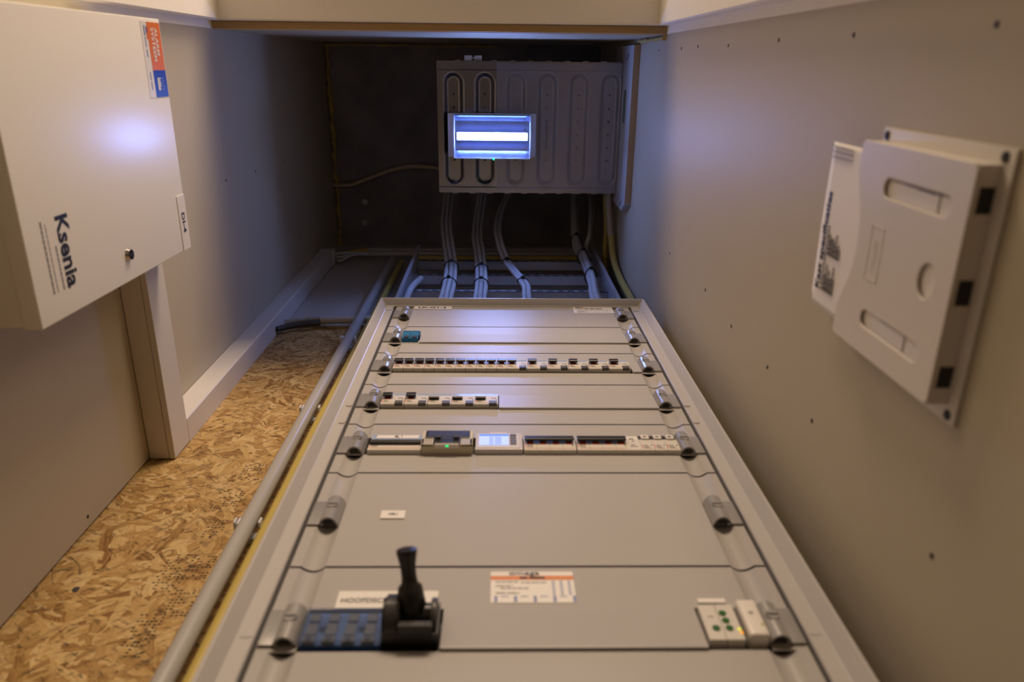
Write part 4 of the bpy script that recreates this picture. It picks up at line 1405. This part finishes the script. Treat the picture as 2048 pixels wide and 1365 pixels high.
def flat_shape(loops, depth, bevel=0.0):
    cu = bpy.data.curves.new('shape', 'CURVE')
    cu.dimensions = '2D'
    cu.fill_mode = 'BOTH'
    cu.extrude = depth / 2 - bevel
    cu.bevel_depth = bevel
    cu.bevel_resolution = 2
    for lp in loops:
        sp = cu.splines.new('POLY')
        sp.points.add(len(lp) - 1)
        for p, (u, v) in zip(sp.points, lp):
            p.co = (u, v, 0, 1)
        sp.use_cyclic_u = True
    o = bpy.data.objects.new('shape_tmp', cu)
    COL.objects.link(o)
    bpy.context.view_layer.update()
    me = bpy.data.meshes.new_from_object(o.evaluated_get(bpy.context.evaluated_depsgraph_get()))
    bpy.data.objects.remove(o)
    return me


FY0, FY1, FZ0, FZ1, FX = 0.0668, 0.2606, 0.5560, 0.7395, 0.3520
outer = [(FY0 + 0.004, FZ0), (FY1 - 0.004, FZ0), (FY1, FZ0 + 0.004), (FY1, FZ1 - 0.003), (FY1 - 0.002, FZ1), (0.2330, FZ1)]
for k in range(1, 16):
    q = k / 16
    yy = 0.2200 + (0.1080 - 0.2200) * q
    outer.append((yy, FZ1 - 0.0215 * math.sin(math.pi * q) ** 0.6))
outer += [(0.0960, FZ1), (FY0 + 0.004, FZ1), (FY0, FZ1 - 0.004), (FY0, FZ0 + 0.004)]
circ = [(0.1655 + 0.0158 * math.cos(2 * math.pi * k / 28), 0.5915 + 0.0135 * math.sin(2 * math.pi * k / 28)) for k in range(28)]
me = flat_shape([outer, loop_stadium(0.1030, 0.6775, 0.1030, 0.5870, 0.0098), loop_stadium(0.2270, 0.6795, 0.2270, 0.5890, 0.0090), circ], 0.0026, 0.0007)
# curve plane (u, v) -> (y, z), its normal -> x
me.transform(Matrix(((0, 0, 1, FX + 0.0013), (1, 0, 0, 0), (0, 1, 0, 0), (0, 0, 0, 1))))
me.name = 'front_panel'
finish('front_panel', me, HOLDER, hold, 40)
mb = MB()
mb.box(FX + 0.0020, 0.3711, FY0 + 0.0004, FY1 - 0.0004, FZ0 + 0.0002, FZ0 + 0.0026)
mb.box(FX + 0.0020, 0.3711, FY0 + 0.0002, FY0 + 0.0026, FZ0 + 0.001, FZ1 - 0.001)
mb.box(FX + 0.0020, 0.3711, FY1 - 0.0026, FY1 - 0.0002, FZ0 + 0.001, FZ1 - 0.001)
obj('side_walls', mb, HOLDER, hold)
for y0, y1 in ((0.0835, 0.1035), (0.1550, 0.1755), (0.2270, 0.2455)):
    obj('drain_slot', MB().box(0.3575, 0.3690, y0, y1, FZ0 - 0.0003, FZ0 + 0.0010), DARK, hold)
mb = MB()
lg = [(0.1390, 0.1900, 0.6925, 0.6935), (0.1390, 0.1900, 0.6695, 0.6705), (0.1390, 0.1400, 0.6695, 0.6935), (0.1890, 0.1900, 0.6695, 0.6935)]
for y0, y1, z0, z1 in lg:
    mb.box(FX - 0.0004, FX + 0.0002, y0, y1, z0, z1)
obj('embossed_frame', mb, HOLDER, hold)
text('lettering', 'HAGER', (FX - 0.0002, 0.1790, 0.6775), -Y, Z, 0.0075, 0.028, HOLDER, hold, 0.0)
# the papers standing in it
pp = thing('paper_sheet', (0.3625, 0.165, 0.5600), 'folded printed sheets sticking out of the document holder', 'paper')
mb = MB()


def sheet(u, v):
    y = 0.2500 - 0.1745 * u
    z = 0.5590 + 0.2540 * v
    if v == 1.0 and (u < 0.06):
        z -= 0.004
    x = 0.3562 + 0.0004 * math.sin(u * 7.0 + 1.0) * v
    return (x, y, z)


mb.grid(sheet, 30, 30)
o = obj('sheet', mb, PAPER, pp, 60)
md = o.modifiers.new('thickness', 'SOLIDIFY')
md.thickness = 0.0008
md.offset = 0


def paper_x(y, z):
    u = (0.2500 - y) / 0.1745
    v = (z - 0.5590) / 0.2540
    return 0.3562 + 0.0004 * math.sin(u * 7.0 + 1.0) * v


tx = text('lettering', 'Kast specificaties', (0.3580, 0.2315, 0.7970), -Y, Z, 0.0105, 0.1060, INK, pp, 0.03)
for v in tx.data.vertices:
    w_ = v.co + LOC[pp.name]
    v.co.x = paper_x(w_.y, w_.z) - 0.0008 - LOC[pp.name].x
mb = MB()
rnd = random.Random(8)
for y0, y1, z, h in [(0.2310, 0.1600, 0.7905, 0.0014)] + [(0.2300, 0.2300 - rnd.uniform(0.014, 0.030), 0.7855 - 0.0033 * k, 0.0013) for k in range(8)] \
        + [(0.1910, 0.1910 - rnd.uniform(0.012, 0.028), 0.7855 - 0.0033 * k, 0.0013) for k in range(9)]:
    yy = y0
    while yy > y1:
        w_ = rnd.uniform(0.003, 0.007)
        xx = paper_x(yy - w_ / 2, z)
        mb.box(xx - 0.0019, xx - 0.0010, max(yy - w_, y1), yy, z - h / 2, z + h / 2)
        yy -= w_ + 0.0008
obj('print', mb, GINK, pp)
mb = MB()
for yy in (0.0790, 0.0840, 0.0895):
    mb.box(paper_x(yy, 0.79) - 0.0020, paper_x(yy, 0.79) - 0.0006, yy, yy + 0.0006, 0.765, 0.812)
obj('ruled_line', mb, GINK, pp)
for y_, za, zb, rows_ in ((0.1030, 0.6780, 0.5880, 3), (0.2270, 0.6780, 0.5980, 2)):
    mb = MB()
    for k in range(rows_):
        mb.box(0.3549, 0.3556, y_ - 0.007 + 0.0006 * k, y_ - 0.0066 + 0.0006 * k, zb + 0.01 * k, za - 0.022 * k)
    mb.box(0.3549, 0.3556, y_ - 0.008, y_ + 0.008, zb + 0.012, zb + 0.0126)
    obj('print', mb, GINK, pp)
obj('corner_mark', MB().box(0.3549, 0.3556, 0.2240, 0.2290, 0.5800, 0.5850), STORANGE, pp)
obj('corner_mark', MB().box(0.3549, 0.3556, 0.2290, 0.2340, 0.5800, 0.5850), STBLUE, pp)
